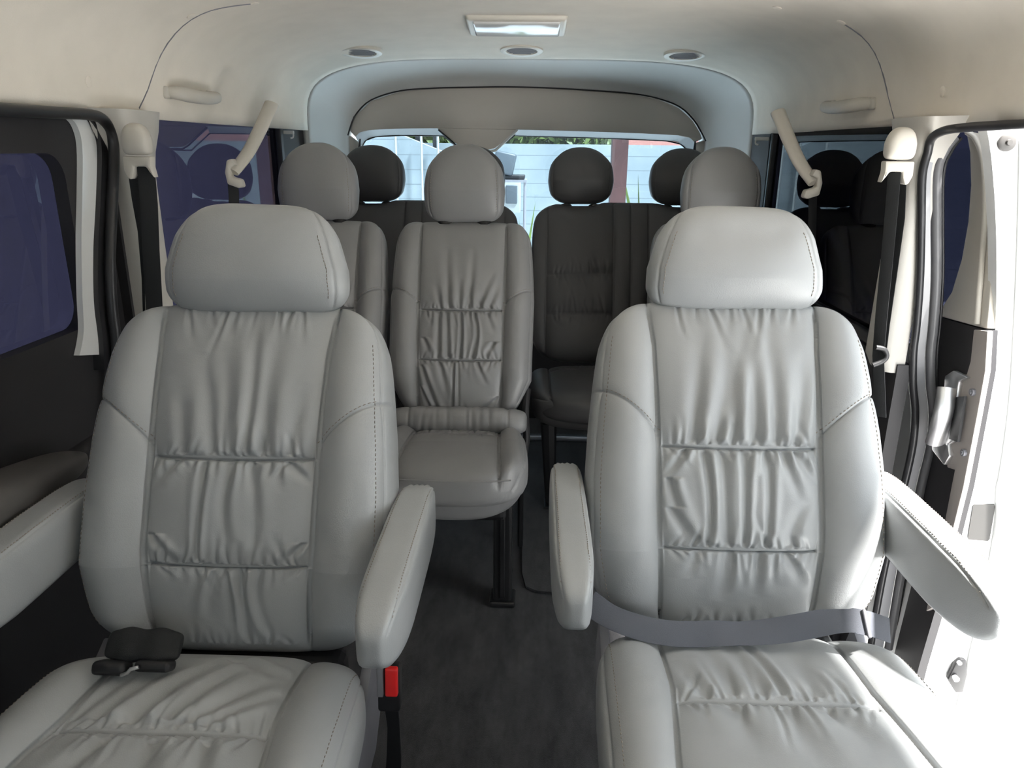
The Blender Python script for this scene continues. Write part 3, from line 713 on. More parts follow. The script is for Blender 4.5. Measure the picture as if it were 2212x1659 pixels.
pp = spline([loc((-.858, 1.42, .78)), loc((-.84, 1.30, .77)), loc((-.83, 1.0, .72)), loc((-.83, .6, .70)), loc((-.85, .3, .70))], 5)
# padded pull on the door, lower left
ra = P(172, 985, x=-.835); rc = P(0, 1072, x=-.835)
pad = Pad(.75, ([0, 1], [.035, .035]), ([0, 1], [.062, .062]), n=3, mt=3, mb=2.6, tt=2.6, nu=60, nv=80)
dv = (rc-ra).normalized(); pad.object('door_armrest', 'padgrey', dl, Matrix.Translation(loc(ra)) @ dv.to_track_quat('Z', 'X').to_matrix().to_4x4() @ Matrix.Rotation(0, 4, 'Z'))
# white painted strip and black seals of the left door opening (traced on the wall plane)
def strip(name, a, b, x, dx, m, par=None):
    A = [P(p, q, x=x) for p, q in a]; B = [P(p, q, x=x) for p, q in b]
    A = spline(A, 5); B = spline(B, 5); rings = [[p, q, q+Vector((dx, 0, 0)), p+Vector((dx, 0, 0))] for p, q in zip(A, B)]
    return loft(name, rings, m, par, smooth=40)
st(strip('trim_6', [(128, 249), (150, 254), (168, 275), (178, 320), (178, 420), (176, 520), (178, 640), (181, 715), (172, 768)],
      [(150, 249), (185, 255), (204, 285), (212, 330), (210, 430), (206, 520), (208, 640), (213, 715), (215, 766)], -.872, -.012, 'white'))
st(strip('trim_7', [(170, 246), (192, 252), (212, 285), (220, 330), (217, 440), (212, 540), (213, 650), (222, 730), (226, 800)],
      [(180, 240), (208, 248), (228, 275), (236, 330), (234, 440), (228, 540), (230, 650), (238, 730), (242, 800)], -.862, -.03, 'rubber'))
sealL = [P(-500, 212, x=-.85), P(-200, 222, x=-.85), P(0, 236, x=-.85), P(110, 243, x=-.85), P(195, 248, x=-.85), P(226, 262, x=-.85), P(243, 300, x=-.85), P(246, 350, x=-.85), P(242, 450, x=-.85), P(238, 560, x=-.85), P(242, 660, x=-.85), P(250, 730, x=-.85), P(254, 800, x=-.85), P(250, 900, x=-.85)]
st(tube('trim_8', spline(sealL, 6), .011, 'rubber', seg=12))
st(box('trim_9', (-.905, 1.59, .66), (.03, .14, 1.32), 'charcoal'))

# right door opening: black seal, white-painted flange greyed for its shade, outer grey seal
YR = 1.60
def pathy(pp, y): return spline([P(a, b, y=y) for a, b in pp], 6)
k1 = [(2004, 330), (1992, 380), (1990, 480), (1987, 600), (1980, 700), (1973, 760), (1972, 830), (1977, 890), (1972, 960), (1955, 1040), (1935, 1120), (1912, 1220), (1893, 1320), (1880, 1400)]
hdr = [P(2012, 300, y=1.585), P(2035, 284, y=1.54), P(2080, 276, y=1.48)]
top_r = [Vector((.868, yy, hdr[-1].z+.004)) for yy in (1.40, 1.2, .9, .5, .2)]
st(tube('trim_10', spline([P(a, b, y=YR) for a, b in k1][::-1]+hdr+top_r, 5), .0085, 'rubber', seg=12))
def ystrip(name, a, b, y, dy, m):
    A = spline([P(p, q, y=y) for p, q in a], 5); B = spline([P(p, q, y=y) for p, q in b], 5)
    return st(loft(name, [[p, q, q+Vector((0, dy, 0)), p+Vector((0, dy, 0))] for p, q in zip(A, B)], m, smooth=40))
o1 = [(2036, 290), (2012, 318), (1998, 370), (1996, 480), (1993, 600), (1987, 700), (1980, 760), (1980, 830), (1985, 890), (1980, 960), (1963, 1040), (1943, 1120), (1920, 1220), (1901, 1320), (1888, 1400)]
o2 = [(2050, 296), (2030, 322), (2012, 370), (2010, 480), (2010, 600), (2004, 700), (1998, 760), (1998, 830), (2004, 890), (1999, 960), (1980, 1040), (1962, 1120), (1938, 1220), (1920, 1320), (1907, 1400)]
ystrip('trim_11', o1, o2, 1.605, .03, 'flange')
o3 = [(a+12, b) for a, b in o2]
st(tube('trim_12', pathy(o3, 1.61), .0105, 'greyrubber', seg=10))
st(tube('trim_14', pathy([(a+26, b+2) for a, b in o2], 1.618), .004, 'rubber', seg=8))

# right sliding door, slid open behind the opening
dr = empty('door_2', (.95, 1.5, 0)); st(dr)
def lr(v): return Vector(v)-Vector(dr.location)
YD = 1.50
def poly_y(pp, y): return [lr(P(a, b, y=y)) for a, b in pp]
inner_e = [(2128, 262), (2140, 330), (2150, 450), (2153, 600), (2148, 750), (2130, 900), (2098, 1050), (2066, 1180), (2040, 1300), (2010, 1400), (1985, 1500), (1950, 1620), (1930, 1720)]
outer_e = [(2290, 262), (2290, 400), (2280, 600), (2262, 750), (2240, 850), (2210, 960), (2185, 1035), (2182, 1100), (2165, 1200), (2140, 1310), (2110, 1430), (2070, 1560), (2040, 1680), (2030, 1740)]
# front edge of the door: white painted metal
prism('door_edge', [lr(p) for p in pathy(inner_e, YD)]+[lr(p) for p in pathy(outer_e, YD)][::-1], (0, .03, 0), 'white', dr)
flg = [lr(p) for p in pathy([(2212, 300), (2208, 480), (2203, 620), (2196, 760), (2190, 850), (2180, 940), (2166, 1030), (2160, 1060), (2158, 1120), (2150, 1180), (2130, 1290), (2100, 1420), (2070, 1540)], YD-.006)]
tube('edge_flange', flg, .008, 'white', dr, sx=.7)
# inner trim of the door: cream upper, charcoal lower, both traced on the door's own plane
XD = .955
def poly_x(pp, x=XD): return [lr(P(a, b, x=x)) for a, b in pp]
cream = [(2078, 284), (2088, 296), (2094, 330), (2096, 400), (2090, 480), (2076, 560), (2055, 630), (2022, 682), (2110, 706), (2132, 711), (2141, 600), (2143, 450), (2136, 360), (2118, 310), (2098, 288)]
prism('upper_trim', poly_x(cream), (.02, 0, 0), 'cream', dr, .004)
tube('trim_rib', [lr(p) for p in spline([P(a, b, x=XD-.006) for a, b in [(2090, 286), (2108, 300), (2122, 340), (2128, 420), (2124, 520), (2116, 620), (2110, 700)]], 5)], .006, 'cream', dr)
zc = P(2110, 706, x=XD).z
low = [(2022, 684), (2110, 708), (2134, 713), (2130, 800), (2112, 900), (2084, 1050), (2052, 1180), (2020, 1320), (1985, 1440), (1960, 1540), (1900, 1540), (1985, 1200), (1990, 900), (1995, 780)]
prism('lower_trim', poly_x(low), (.02, 0, 0), 'charcoal', dr)
prism('edge_trim', poly_x([(2103, 712), (2133, 715), (2128, 800), (2110, 900), (2081, 1050), (2049, 1180), (2020, 1310), (2000, 1320), (2030, 1180), (2055, 1050), (2062, 1015), (2046, 1010), (2040, 960), (2060, 860), (2068, 815), (2088, 808), (2096, 780)], XD-.008), (.012, 0, 0), 'edget', dr, .002)
box('glass_pane', lr((.975, 2.25, 1.08)), (.004, 1.40, .56), 'sideg', dr)
bm = bmesh.new(); add_box(bm, lr((.985, 2.27, .40)), (.05, 1.5, .80)); add_box(bm, lr((.985, 2.27, 1.37)), (.05, 1.5, .06)); add_box(bm, lr((.985, 2.97, 1.05)), (.05, .1, .7)); add_box(bm, lr((.99, 1.60, 1.0)), (.03, .10, .55)); bmo('door_shell', bm, 'white', dr)
# handle
hr = empty('handle_unit', (0, 0, 0)); hr.parent = dr
bpy.data.objects.remove(hr)
hpts = [P(2046, 838, x=XD-.035), P(2040, 880, x=XD-.04), P(2030, 920, x=XD-.04), P(2020, 955, x=XD-.035)]
hd_ = tube('door_handle', [lr(p) for p in spline(hpts, 5)], .021, 'chrome', dr, 14, .7, (0, 1, 0))
prism('handle_bezel', poly_x([(2040, 812), (2058, 800), (2088, 815), (2070, 824), (2064, 860), (2076, 862), (2064, 950), (2046, 960), (2050, 985), (2038, 1005), (2012, 972), (2010, 945), (2018, 930), (2038, 840)], XD-.018), (.012, 0, 0), 'chrome', dr, .003)
prism('handle_recess', poly_x([(2064, 858), (2083, 856), (2068, 955), (2050, 948)], XD-.022), (.006, 0, 0), 'black', dr)
for a, b in ((2100, 847), (2081, 978)):
    c = lr(P(a, b, x=XD-.012)); bm = bmesh.new(); add_tube(bm, [c+Vector((.006, 0, 0)), c+Vector((-.003, 0, 0))], .0075, 14); add_tube(bm, [c+Vector((-.003, 0, 0)), c+Vector((-.005, 0, 0))], .004, 6); bmo('screw', bm, 'greyp', dr)
c = lr(P(2173, 308, y=YD-.001)); bm = bmesh.new(); add_tube(bm, [c, c+Vector((0, -.006, 0)), c+Vector((0, -.008, 0))], [.016, .016, .012], 20); add_tube(bm, [c+Vector((0, -.008, 0)), c+Vector((0, -.013, 0))], [.006, .005], 12); smooth_angle(bmo('bump_stop', bm, 'padgrey', dr), 40)
prism('label_plate', [lr(P(a, b, y=YD-.001)) for a, b in ((2104, 1089), (2147, 1089), (2149, 1094), (2137, 1164), (2133, 1168), (2092, 1165), (2090, 1160), (2101, 1093))], (0, -.0015, 0), 'plate', dr)
lt = prism('door_latch', [lr(P(a, b, y=YD-.002)) for a, b in ((2060, 1425), (2070, 1417), (2082, 1420), (2084, 1450), (2075, 1488), (2060, 1490), (2042, 1460))], (0, -.012, 0), 'black', dr, .003)
c = lr(P(2062, 1462, y=YD-.016)); tube('latch_bolt', [c, c+Vector((0, -.01, 0))], .007, 'steel', dr)
c = lr(P(2071, 1430, y=YD-.016)); tube('latch_bolt', [c, c+Vector((0, -.006, 0))], .005, 'steel', dr)
c = lr(P(2113, 1250, y=YD-.001)); tube('edge_plug', [c, c+Vector((0, -.003, 0))], .005, 'greyp', dr)
# door sill beside the right captain seat
st(box('trim_13', (.90, .9, -.03), (.10, 1.3, .06), 'charcoal'))

# tailgate
tg = empty('door_3', (0, 3.33, 0)); st(tg)
def lt_(v): return Vector(v)-Vector(tg.location)
YT = 3.315
arc = [(a, b) for a, b in top]
arc_in = [(757, 284)]+[(757+3, 268), (771, 247), (802, 218), (864, 198), (937, 191), (1010, 189), (1100, 188), (1200, 191), (1300, 197), (1370, 204), (1423, 215), (1466, 233), (1496, 260), (1512, 286), (1517, 300)]
low_e = [(1500, 308), (1490, 298), (1460, 292), (1300, 285), (1118, 280), (945, 277), (860, 278), (800, 281), (778, 286), (768, 296)]
prism('upper_trim', [lt_(P(a, b, y=YT)) for a, b in arc_in+low_e], (0, .03, 0), 'gatetrim', tg, .003)
prism('gate_skin', [lt_(P(a, b, y=YG+.13)) for a, b in [(720, 300), (735, 230), (790, 205), (860, 190), (1000, 180), (1200, 183), (1380, 195), (1470, 215), (1530, 250), (1550, 312), (1490, 299), (1118, 287), (945, 285), (800, 289)]], (0, .02, 0), 'black', tg)
tube('gate_seal', [lt_(p) for p in spline([P(a, b, y=YG+.006) for a, b in top], 5)], .006, 'rubber', tg)
# bevelled lip down to the glass
lipA = [(768, 296), (778, 286), (800, 281), (860, 278), (945, 277)]; lipB = [(781, 318), (790, 303), (812, 295), (870, 292), (958, 293)]
def lip(A, B):
    a = spline([lt_(P(p, q, y=YT)) for p, q in A], 5); b = spline([lt_(P(p, q, y=YT+.055)) for p, q in B], 5)
    loft('window_lip', [[p, q, q+Vector((0, .004, .02)), p+Vector((0, .02, .01))] for p, q in zip(a, b)], 'lipm', tg, smooth=50)
lip(lipA, lipB)
lip([(1118, 280), (1300, 285), (1460, 292), (1490, 298), (1503, 312)], [(1112, 293), (1300, 298), (1440, 304), (1470, 311), (1492, 330)])
# housing in the middle of the upper trim
h0 = [(945, 277), (1118, 280), (1085, 307), (1068, 321), (1045, 325), (1005, 324), (992, 316)]
prism('wiper_cover', [lt_(P(a, b, y=YT-.004)) for a, b in h0], (0, .04, 0), 'gatetrim', tg, .003)
tube('cover_rim', [lt_(P(a, b, y=YT)) for a, b in ((1118, 280), (1087, 309), (1070, 325), (1046, 329))], .006, 'greytrim', tg)
tube('cover_rim', [lt_(P(a, b, y=YT)) for a, b in ((947, 280), (992, 320), (1006, 328), (1046, 329))], .004, 'black', tg)
bm = bmesh.new(); add_box(bm, lt_((0, 3.40, 1.06)), (1.5, .004, .60)); bmo('glass_pane', bm, 'rearg', tg)
# black band around the glass, body of the gate below
gA = [(781, 318), (790, 303), (812, 295), (870, 292), (958, 293)]; gB = [(1112, 293), (1300, 298), (1440, 304), (1470, 311), (1492, 330)]
tube('glass_seal', [lt_(P(a, b, y=YT+.058)) for a, b in gA+[(1003, 331), (1060, 331)]+gB+[(1500, 370), (1500, 440)]], .0035, 'rubber', tg)
bm = bmesh.new(); add_box(bm, lt_((0, 3.42, .37)), (1.70, .08, .82)); bmo('lower_panel', bm, 'charcoal', tg)
for s, pts in ((-1, [(752, 292), (779, 312), (777, 360), (772, 440), (745, 440)]), (1, [(1500, 310), (1524, 303), (1540, 440), (1505, 440), (1503, 360)])):
    prism('pillar_trim', [lt_(P(a, b, y=YT+.02)) for a, b in pts], (0, .04, 0), 'pillar', tg, .003)
for a, b, c_, d in ((778, 300, 775, 335), (1502, 305, 1499, 335)):
    tube('gas_strut', [lt_(P(a, b, y=YT-.01)), lt_(P(c_, d, y=YT-.01))], [.003, .008], 'black', tg)
tag(box('sill_plate', (.0, 3.10, .012), (1.35, .035, .024), 'steel', bev=.004), 'bright metal sill strip across the rear floor, glinting under the last bench', 'sill plate')

# ------------------------------------------------------------------ fittings
def grab(pa, pb, label, s):
    (qa, na), (qb, nb) = ceil_hit(*pa), ceil_hit(*pb)
    o = empty('grab_handle', (qa+qb)/2, label, 'grab handle', 'ceiling grab handles'); L0 = Vector(o.location)
    n = (na+nb).normalized(); n = Vector((n.x, 0, n.z*.3)).normalized(); d = (qb-qa)
    pts = [qa-n*.006, qa+n*.024+d*.02, qa+n*.042+d*.15-Vector((0, 0, .004)), qa+n*.048+d*.5-Vector((0, 0, .007)), qa+n*.040+d*.85-Vector((0, 0, .004)), qb+n*.02-d*.02, qb-n*.006]
    tube('grip', [p-L0 for p in spline(pts, 6)], [.013+.004*math.sin(PI*min(1, k/24)) for k in range(37)], 'cream', o, 14, .75, tuple(n))
    for q in (qa, qb): box('mount', q-L0+n*.002, (.016, .04, .028), 'cream', o, .006)
grab((360, 200), (450, 208), 'cream plastic grab handle on the headliner above the left rear window', -1)
grab((1885, 224), (1800, 228), 'cream plastic grab handle on the headliner above the right rear window', 1)
def disc_on(px, py, r, name, m, par=None, th=.003, seg=24, off=.0, rr=None):
    q, n = ceil_hit(px, py); return q, n
for i, (a, b, r_, lab) in enumerate([(190, 176, .011, 'round headliner clip above the left door window'), (413, 34, .011, 'round headliner clip on the seam above the left grab handle'), (550, 7, .011, 'round headliner clip at the top edge, left of the dome lamp'),
        (2037, 198, .011, 'round headliner clip above the open right door'), (1818, 47, .011, 'round headliner clip on the seam above the right grab handle'), (1679, 16, .011, 'round headliner clip at the top edge, right of the dome lamp')]):
    q, n = ceil_hit(a, b); bm = bmesh.new(); add_tube(bm, [q-n*.002, q+n*.002, q+n*.0035], [r_, r_, r_*.7], 20)
    tag(smooth_angle(bmo('trim_clip', bm, 'head'), 50), lab, 'clip', 'headliner clips')
# dome lamp
qa, n = ceil_hit(1010, 46); qb, _ = ceil_hit(1226, 46); qc, _ = ceil_hit(1117, 47)
dm = empty('dome_lamp', qc, 'rectangular dome lamp with a clear lens in the middle of the ceiling', 'lamp')
wl = (qb-qa).length
dm.rotation_euler = (R(-8), 0, 0)
box('bezel', (0, 0, -.004), (wl, .165, .030), 'lensb', dm, .012, 4)
box('lens', (0, -.002, -.018), (wl*.86, .125, .014), 'lens', dm, .006, 4)
for a, b, lab in ((778, 110, 'round ceiling speaker grille left of the dome lamp'), (1127, 107, 'round ceiling air vent in the centre behind the dome lamp'), (1481, 117, 'round ceiling speaker grille right of the dome lamp')):
    q, n = ceil_hit(a, b); e = empty('ceiling_vent', q, lab.replace('speaker grille', 'air vent').replace('ceiling air vent left', 'ceiling air vent left'), 'vent', 'round ceiling vents')
    e.rotation_euler = (R(-6), 0, 0); bm = bmesh.new(); rings = []
    for rr, zz in ((.073, .012), (.073, -.006), (.066, -.010), (.054, -.007), (.052, .0)):
        rings.append([Vector((rr*math.cos(2*PI*k/40), rr*math.sin(2*PI*k/40), zz)) for k in range(40)])
    bm.free(); loft('vent_ring', rings, 'lensb', e, cap=False)
    bm = bmesh.new(); add_tube(bm, [(0, 0, .002), (0, 0, -.002)], .053, 32); bmo('vent_body', bm, 'edget', e)
    bm = bmesh.new()
    for k in range(-3, 4):
        w = math.sqrt(max(.0001, .05**2-(k*.013)**2)); add_box(bm, (0, k*.013, -.004), (2*w, .003, .004))
    bmo('vent_slats', bm, 'greyp', e)

# seat belts on the front pillars
def belt_guide(e, cover_px, y, s, L0):
    c = P(*cover_px, y=y); c = c-L0
    pad = Pad(.062, ([0, .5, 1], [.029, .029, .022]), ([0, 1], [.022, .02]), n=2.8, mt=2.8, mb=5, tt=3, nu=48, nv=40)
    pad.object('anchor_cover', 'cream', e, Matrix.Translation(c+Vector((0, 0, -.012))))
    lo_ = c+Vector((0, 0, -.014))
    sh = [(-.029, .0), (.029, .0), (.027, -.02), (.031, -.043), (.022, -.030), (.016, -.02), (-.008, -.02), (-.010, -.032), (-.016, -.046), (-.024, -.044), (-.030, -.028)]
    if s > 0: sh = [(-a, b) for a, b in sh][::-1]
    prism('belt_guide', [lo_+Vector((a, -.012, b)) for a, b in sh], (0, .024, 0), 'cream', e, .004)
def pillar_belt(s, px, y, label):
    L0 = P(*px, y=y); e = empty('seat_belt', L0, label, 'seat belt'); belt_guide(e, px, y, s, L0); return e, L0
e, L0 = pillar_belt(-1, (298, 322), 1.56, 'black seat belt hanging from a cream guide on the left pillar')
ribbon('webbing', [P(a, b, y=1.565)-L0 for a, b in ((314, 350), (322, 440), (326, 540), (332, 640), (338, 760), (340, 900))], [(1, .25, 0)]*6, .034, .0016, 'web', e)
ribbon('webbing', [P(a, b, y=1.572)-L0 for a, b in ((292, 360), (296, 430), (303, 500), (309, 600), (312, 700), (314, 800))], [(1, .5, 0)]*6, [.030, .020, .010, .006, .005, .005], .0016, 'web', e)
e, L0 = pillar_belt(1, (1942, 332), 1.565, 'black seat belt hanging from a cream guide on the right pillar')
ribbon('webbing', [P(a, b, y=1.57)-L0 for a, b in ((1932, 372), (1926, 450), (1916, 560), (1904, 680), (1897, 770), (1902, 900))], [(1, -1.3, 0)]*6, .026, .0016, 'web', e)
ribbon('webbing', [P(a, b, y=1.585)-L0 for a, b in ((1944, 372), (1940, 470), (1925, 580), (1908, 700), (1900, 770))], [(.5, -1.2, 0)]*5, .034, .0016, 'web', e)
c = P(1901, 768, y=1.55)-L0
tube('tongue', spline([c+Vector(v) for v in ((-.012, 0, .018), (.006, 0, .014), (.014, 0, .0), (.008, 0, -.012), (-.012, 0, -.022))], 4), .0055, 'black', e, 8)
# rear belts with long swing arms
def arm_belt(s, A, B, yA, yB, label, wp):
    pa, pb = P(*A, y=yA), P(*B, y=yB); e = empty('seat_belt', pa, label, 'seat belt'); L0 = pa
    mid = pa.lerp(pb, .62)+Vector((s*-.006, 0, -.006)); pts = spline([pa, mid, pb], 10)
    tube('swing_arm', [p-L0 for p in pts], [.020-.005*k/20 for k in range(21)], 'cream', e, 14, .62, (0, 1, 0))
    tube('arm_slot', [p-L0+Vector((s*.014, .006, 0)) for p in pts[:12]], .004, 'black', e, 8)
    lo_ = pb-L0
    prism('belt_guide', [lo_+Vector((s*a, -.014, b)) for a, b in ((-.012, .018), (.004, .012), (.004, -.01), (-.006, -.014), (-.022, -.018), (-.026, -.036), (-.016, -.04), (.014, -.03), (.018, .0), (.010, .03), (-.004, .034))], (0, .028, 0), 'cream', e, .004)
    if wp:
        ribbon('webbing', [P(a, b, y=yB+.005)-L0 for a, b in wp], [(1, .4, 0)]*len(wp), .026, .0016, 'web', e)
arm_belt(-1, (587, 225), (504, 372), 2.15, 1.98, 'black seat belt held out by a slanting cream arm before the left rear window', ((503, 395), (505, 420), (506, 460), (507, 520)))
arm_belt(1, (1680, 242), (1758, 395), 2.15, 1.98, 'black seat belt held out by a slanting cream arm before the right rear window', ((1756, 420), (1755, 470), (1753, 540)))
# coat hooks
for a, b, s, lab in ((626, 286, -1, 'small grey coat hook at the rear end of the left window'), (1640, 300, 1, 'small grey coat hook at the rear end of the right window')):
    q = P(a, b, y=2.75); bm = bmesh.new(); add_box(bm, q+Vector((s*.015, 0, 0)), (.06, .012, .012), .003); add_tube(bm, spline([q+Vector((s*-.012, 0, 0)), q+Vector((s*-.012, -.004, -.016)), q+Vector((s*-.004, -.012, -.02))], 4), .003, 8)
    tag(bmo('coat_hook', bm, 'greytrim'), lab, 'hook', 'coat hooks')

# lap belt on the right seat
lb = empty('lap_belt', (.37, 1.0, .5), 'grey lap belt lying across the cushion of the right captain seat', 'seat belt'); L0 = Vector(lb.location)
bp = [(1272, 1300), (1310, 1327), (1350, 1345), (1400, 1360), (1450, 1368), (1500, 1370), (1550, 1368), (1610, 1368), (1680, 1362), (1740, 1352), (1790, 1343), (1840, 1341), (1880, 1348), (1922, 1362)]
by = [1.05, 1.03, 1.015, 1.005, 1.0, 1.0, 1.0, 1.0, 1.0, 1.0, 1.0, 1.0, 1.0, 1.0]
cs = spline([P(a, b, y=yy)-L0 for (a, b), yy in zip(bp, by)], 6)
wd = []
for i in range(len(cs)):
    f = i/(len(cs)-1); wd.append((0, .75+.2*math.sin(f*25)*(f < .85), .62+.2*math.cos(f*19)*(f < .85)))
ribbon('webbing', cs, wd, .040, .002, 'webg', lb)
c = P(1872, 1347, y=.995)-L0; box('keeper', c, (.006, .044, .006), 'greyp', lb, .002, rot=Matrix.Rotation(R(40), 3, 'X'))
# buckle with folded webbing on the left seat
bk = empty('belt_buckle', P(297, 1412, y=.90), 'black belt buckle and folded webbing lying at the back of the left captain seat cushion', 'buckle'); L0 = Vector(bk.location)
pad = Pad(.112, ([0, 1], [.024, .024]), ([0, 1], [.013, .013]), n=3.5, mt=5, mb=5, tt=3, nu=60, nv=60)
pad.push(.0015*np.sin(pad.Z*140))
pad.object('folded_webbing', 'web', bk, Matrix.Translation((-.052, .014, .004)) @ Matrix.Rotation(R(-48), 4, 'X') @ Matrix.Rotation(R(90), 4, 'Y'))
box('buckle_body', (-.032, -.014, -.014), (.050, .030, .020), 'black', bk, .007, rot=Matrix.Rotation(R(-30), 3, 'X'))
box('buckle_body', (.030, -.010, -.012), (.052, .028, .016), 'black', bk, .006, rot=Matrix.Rotation(R(-30), 3, 'X'))
tube('tongue', [(-.010, -.030, -.014), (.000, -.031, -.009), (.006, -.031, -.002), (.016, -.028, -.001)], .0028, 'chrome', bk)
# red button buckle in the aisle
rb = empty('seat_belt_buckle', P(840, 1462, y=.93), 'upright seat belt buckle with a red release button, beside the left captain seat cushion', 'buckle'); L0 = Vector(rb.location)
rt = Matrix.Rotation(R(-8), 3, 'X')
box('housing', (0, .004, -.020), (.034, .024, .075), 'black', rb, .005, rot=rt)
box('release_button', (.006, -.010, .0), (.019, .012, .046), 'red', rb, .003, rot=rt)
box('slot_plate', (-.011, -.009, .0), (.010, .010, .050), 'greyp', rb, .002, rot=rt)
ribbon('stalk', [(0, .006, -.05), (.002, .008, -.10), (0, .01, -.16), (-.004, .01, -.22)], (1, 0, 0), [.022, .02, .024, .028], .006, 'black', rb)

# floor mat with a stitched border, aisle side
mp_ = [P(a, b, z=.006) for a, b in ((1126, 1010), (1128, 1240), (1136, 1270), (1160, 1280), (1300, 1290), (1350, 1000))]
tag(prism('floor_mat', mp_, (0, 0, .006), 'carpet'), 'dark carpet mat lying in the aisle beside the middle seat leg', 'mat')
# ------------------------------------------------------------------ outside
st(box('floor_outside', (0, 8, -.62), (60, 60, .1), 'ground')); bpy.data.objects['floor_outside'].name = 'ground'
YW = 9.5
def wl_(px, py, y=YW): return P(px, py, y=y)
zt_ = wl_(1250, 312).z
w = box('boundary_wall', (3.0, YW+.1, (zt_-.57)/2), (11.0, .2, zt_+.57), 'wall'); tag(w, 'pale painted block wall seen across the yard through the rear window', 'wall')
bm = bmesh.new()
add_prism(bm, [Vector((wl_(700, 240, 8.9).x, 8.9, -.57)), Vector((wl_(952, 326, 8.9).x, 8.9, -.57)), wl_(952, 326, 8.9), wl_(865, 291, 8.9), wl_(700, 240, 8.9)], (0, .2, 0))
tag(bmo('garden_wall', bm, 'wall'), 'taller pale block wall with a sloping top at the left of the rear window', 'wall')
for a, lab in ((853, 'thin pale pole before the sloping wall, leftmost of the three'), (909, 'thin pale pole before the sloping wall, middle of the three'), (945, 'thin pale pole at the end of the sloping wall, rightmost of the three')):
    tag(tube('pole', [Vector((wl_(a, 300, 8.8).x, 8.8, -.57)), wl_(a, 270, 8.8)], .014, 'poleg'), lab, 'pole', 'pale poles')
tag(box('fence_post', (wl_(903, 300, 9.2).x, 9.2, .42), (.06, .05, 1.98), 'black'), 'dark post behind the sloping wall, nearer the window pane edge', 'post')
tag(box('gate_post', (wl_(940, 300, 9.2).x, 9.2, .42), (.05, .05, 1.98), 'black'), 'dark post beside the end of the sloping wall', 'post')
mpst = wl_(1336, 370, 7.5)
po = box('maroon_post', (mpst.x, 7.5, .7), (.15, .15, 2.54), 'post'); tag(po, 'maroon painted post standing before the pale yard wall', 'post')
# pink roof beyond the wall
bm = bmesh.new(); A = [wl_(1350, 270, 13), wl_(1700, 270, 13), wl_(1700, 340, 13), wl_(1350, 340, 13)]; add_prism(bm, A, (0, .4, 0)); 
for k in range(0):
    p0 = wl_(1430+k*30, 300, 12.9); add_tube(bm, [p0, p0+Vector((.25, 0, -.25))], .03, 6)
tag(bmo('house_roof', bm, 'pinkr'), 'pink roof of a house beyond the yard wall', 'roof')
# greenery
random.seed(5)
def bush(name, c, s, n, ls, label, cat, kind='stuff'):
    V = []; F = []
    for i in range(n):
        while True:
            q = Vector([random.uniform(-1, 1) for _ in range(3)])
            if q.length < 1: break
        p = Vector(c)+Vector((q.x*s[0], q.y*s[1], q.z*s[2])); d = Vector([random.gauss(0, 1) for _ in range(3)]).normalized()*ls*random.uniform(.6, 1.3); e_ = d.orthogonal().normalized()*ls*.4
        k = len(V); V += [p-d, p+e_+Vector((0, 0, .2*ls)), p+d, p-e_]; F.append((k, k+1, k+2, k+3))
    o = from_py(name, V, F, 'leaf', smooth=False); return tag(o, label, cat, kind=kind)
c = wl_(1200, 290, 11.5)
bush('hedge', (wl_(1090, 290, 11.5).x, 11.5, 1.5), (1.78, .7, .9), 6000, .10, 'green leafy hedge growing beyond the pale yard wall', 'hedge')
# machine on a small stand
c = wl_(1100, 352, 8.2); mc = empty('box_machine', c, 'grey boxy machine tilted on a small metal stand by the wall', 'machine')
box('machine_body', (-.05, 0, .0), (.22, .3, .22), 'applgrey', mc, .02, rot=Matrix.Rotation(R(12), 3, 'Y'))
box('machine_base', (.02, 0, -.14), (.30, .28, .04), 'black', mc, .01)
c2 = wl_(1112, 396, 8.2); tb = empty('metal_stand', (c2.x, 8.2, -.57), 'small metal stand carrying the grey machine by the wall', 'stand')
ht = c2.z+.03+.57
box('stand_top', (-.05, 0, ht), (.36, .4, .025), 'greyp', tb)
for sx in (-.2, .11):
    for sy in (-.17, .17): tube('leg', [(sx, sy, 0), (sx, sy, ht)], .014, 'greyp', tb)
c3 = wl_(1103, 420, 8.55); ac = empty('outdoor_unit', c3, 'white air conditioner unit standing under the metal stand', 'air conditioner')
box('casing', (0, .1, -.03), (.22, .2, .34), 'poleg', ac, .01); box('fan_grille', (.01, -.005, 0), (.13, .02, .2), 'applgrey', ac, .01)
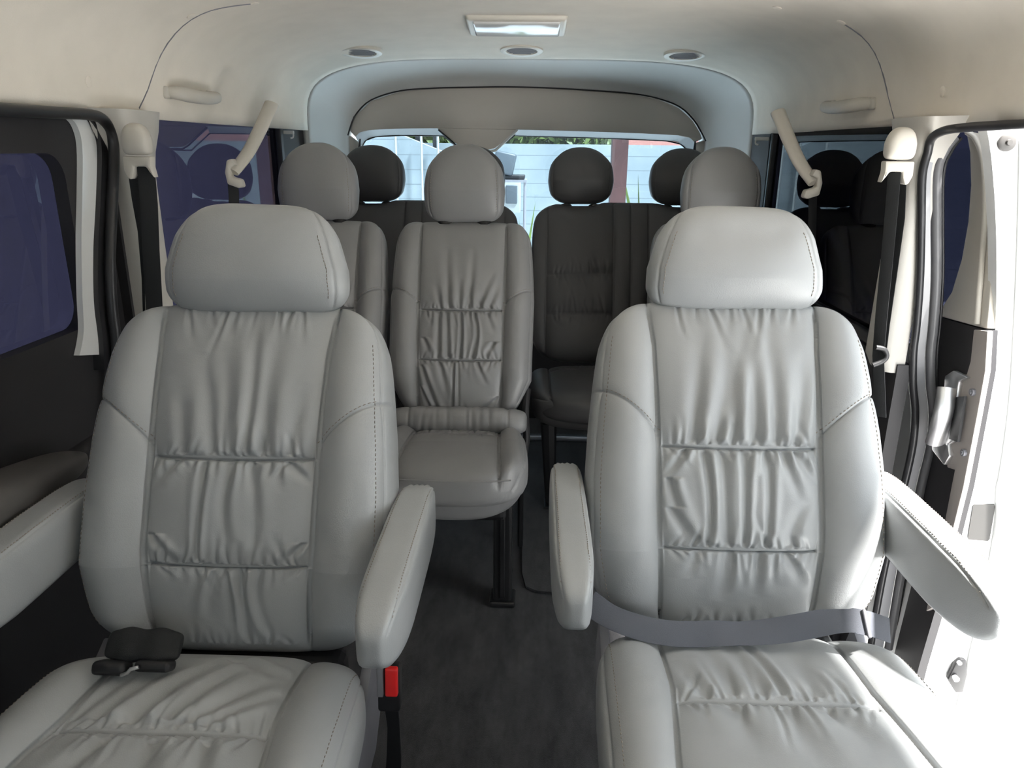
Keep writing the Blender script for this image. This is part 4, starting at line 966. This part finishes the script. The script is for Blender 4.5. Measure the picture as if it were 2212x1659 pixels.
def blades(px, py, y, h, n, label):
    b = wl_(px, py, y); h = h+b.z+.57; b.z = -.57; V = []; F = []
    rg = random.Random(px)
    for i in range(n):
        a = rg.uniform(-.5, .5); L = h*rg.uniform(.6, 1); k = len(V)
        base = b+Vector((rg.uniform(-.04, .04), 0, 0)); tip = base+Vector((a*L*.8, rg.uniform(-.2, .2)*L, L)); m_ = base.lerp(tip, .5)+Vector((0, 0, .1*L)); w = Vector((.018, 0, 0))
        V += [base-w, base+w, m_-w, m_+w, tip]; F += [(k, k+1, k+3, k+2), (k+2, k+3, k+4)]
    tag(from_py('plant', V, F, 'leaf', smooth=False), label, 'plant')
blades(1400, 470, 8.6, .75, 7, 'spiky green plant before the wall, right of the maroon post')
blades(1128, 470, 7.6, .42, 9, 'leafy green plant at the foot of the metal stand')
# garage wall on the left, added white bounce wall on the right
tag(box('garage_wall', (-3.2, 3.0, 1.0), (.15, 15, 3.14), 'shutter'), 'grey garage wall outside the tinted left windows', 'wall')

tag(box('bounce_wall', (5.2, 1.0, 1.0), (.2, 12, 3.14), 'white'), 'added white wall bouncing light in through the open right door', 'wall')  # unseen wall, added to throw light in from the right
# ------------------------------------------------------------------ light
wld = bpy.data.worlds.new('world'); S.world = wld; wld.use_nodes = True
nt = wld.node_tree; bg = nt.nodes['Background']; bg.inputs['Color'].default_value = (.84, .92, 1.0, 1); bg.inputs['Strength'].default_value = 2.1
sd = bpy.data.lights.new('sun', 'SUN'); so_ = bpy.data.objects.new('sun', sd); COL.objects.link(so_)
sd.energy = 30.0; sd.angle = R(5); sd.color = (1.0, .97, .94)
dirv = Vector((.465, -.26, 1.0)); so_.rotation_euler = dirv.to_track_quat('Z', 'Y').to_euler()
S.view_settings.view_transform = 'Standard'; S.view_settings.look = 'None'; S.view_settings.gamma = 1; S.view_settings.exposure = 0.45
S.view_settings.use_curve_mapping = False
S.cycles.max_bounces = 10; S.cycles.diffuse_bounces = 6; S.cycles.transparent_max_bounces = 12; S.cycles.use_denoising = True
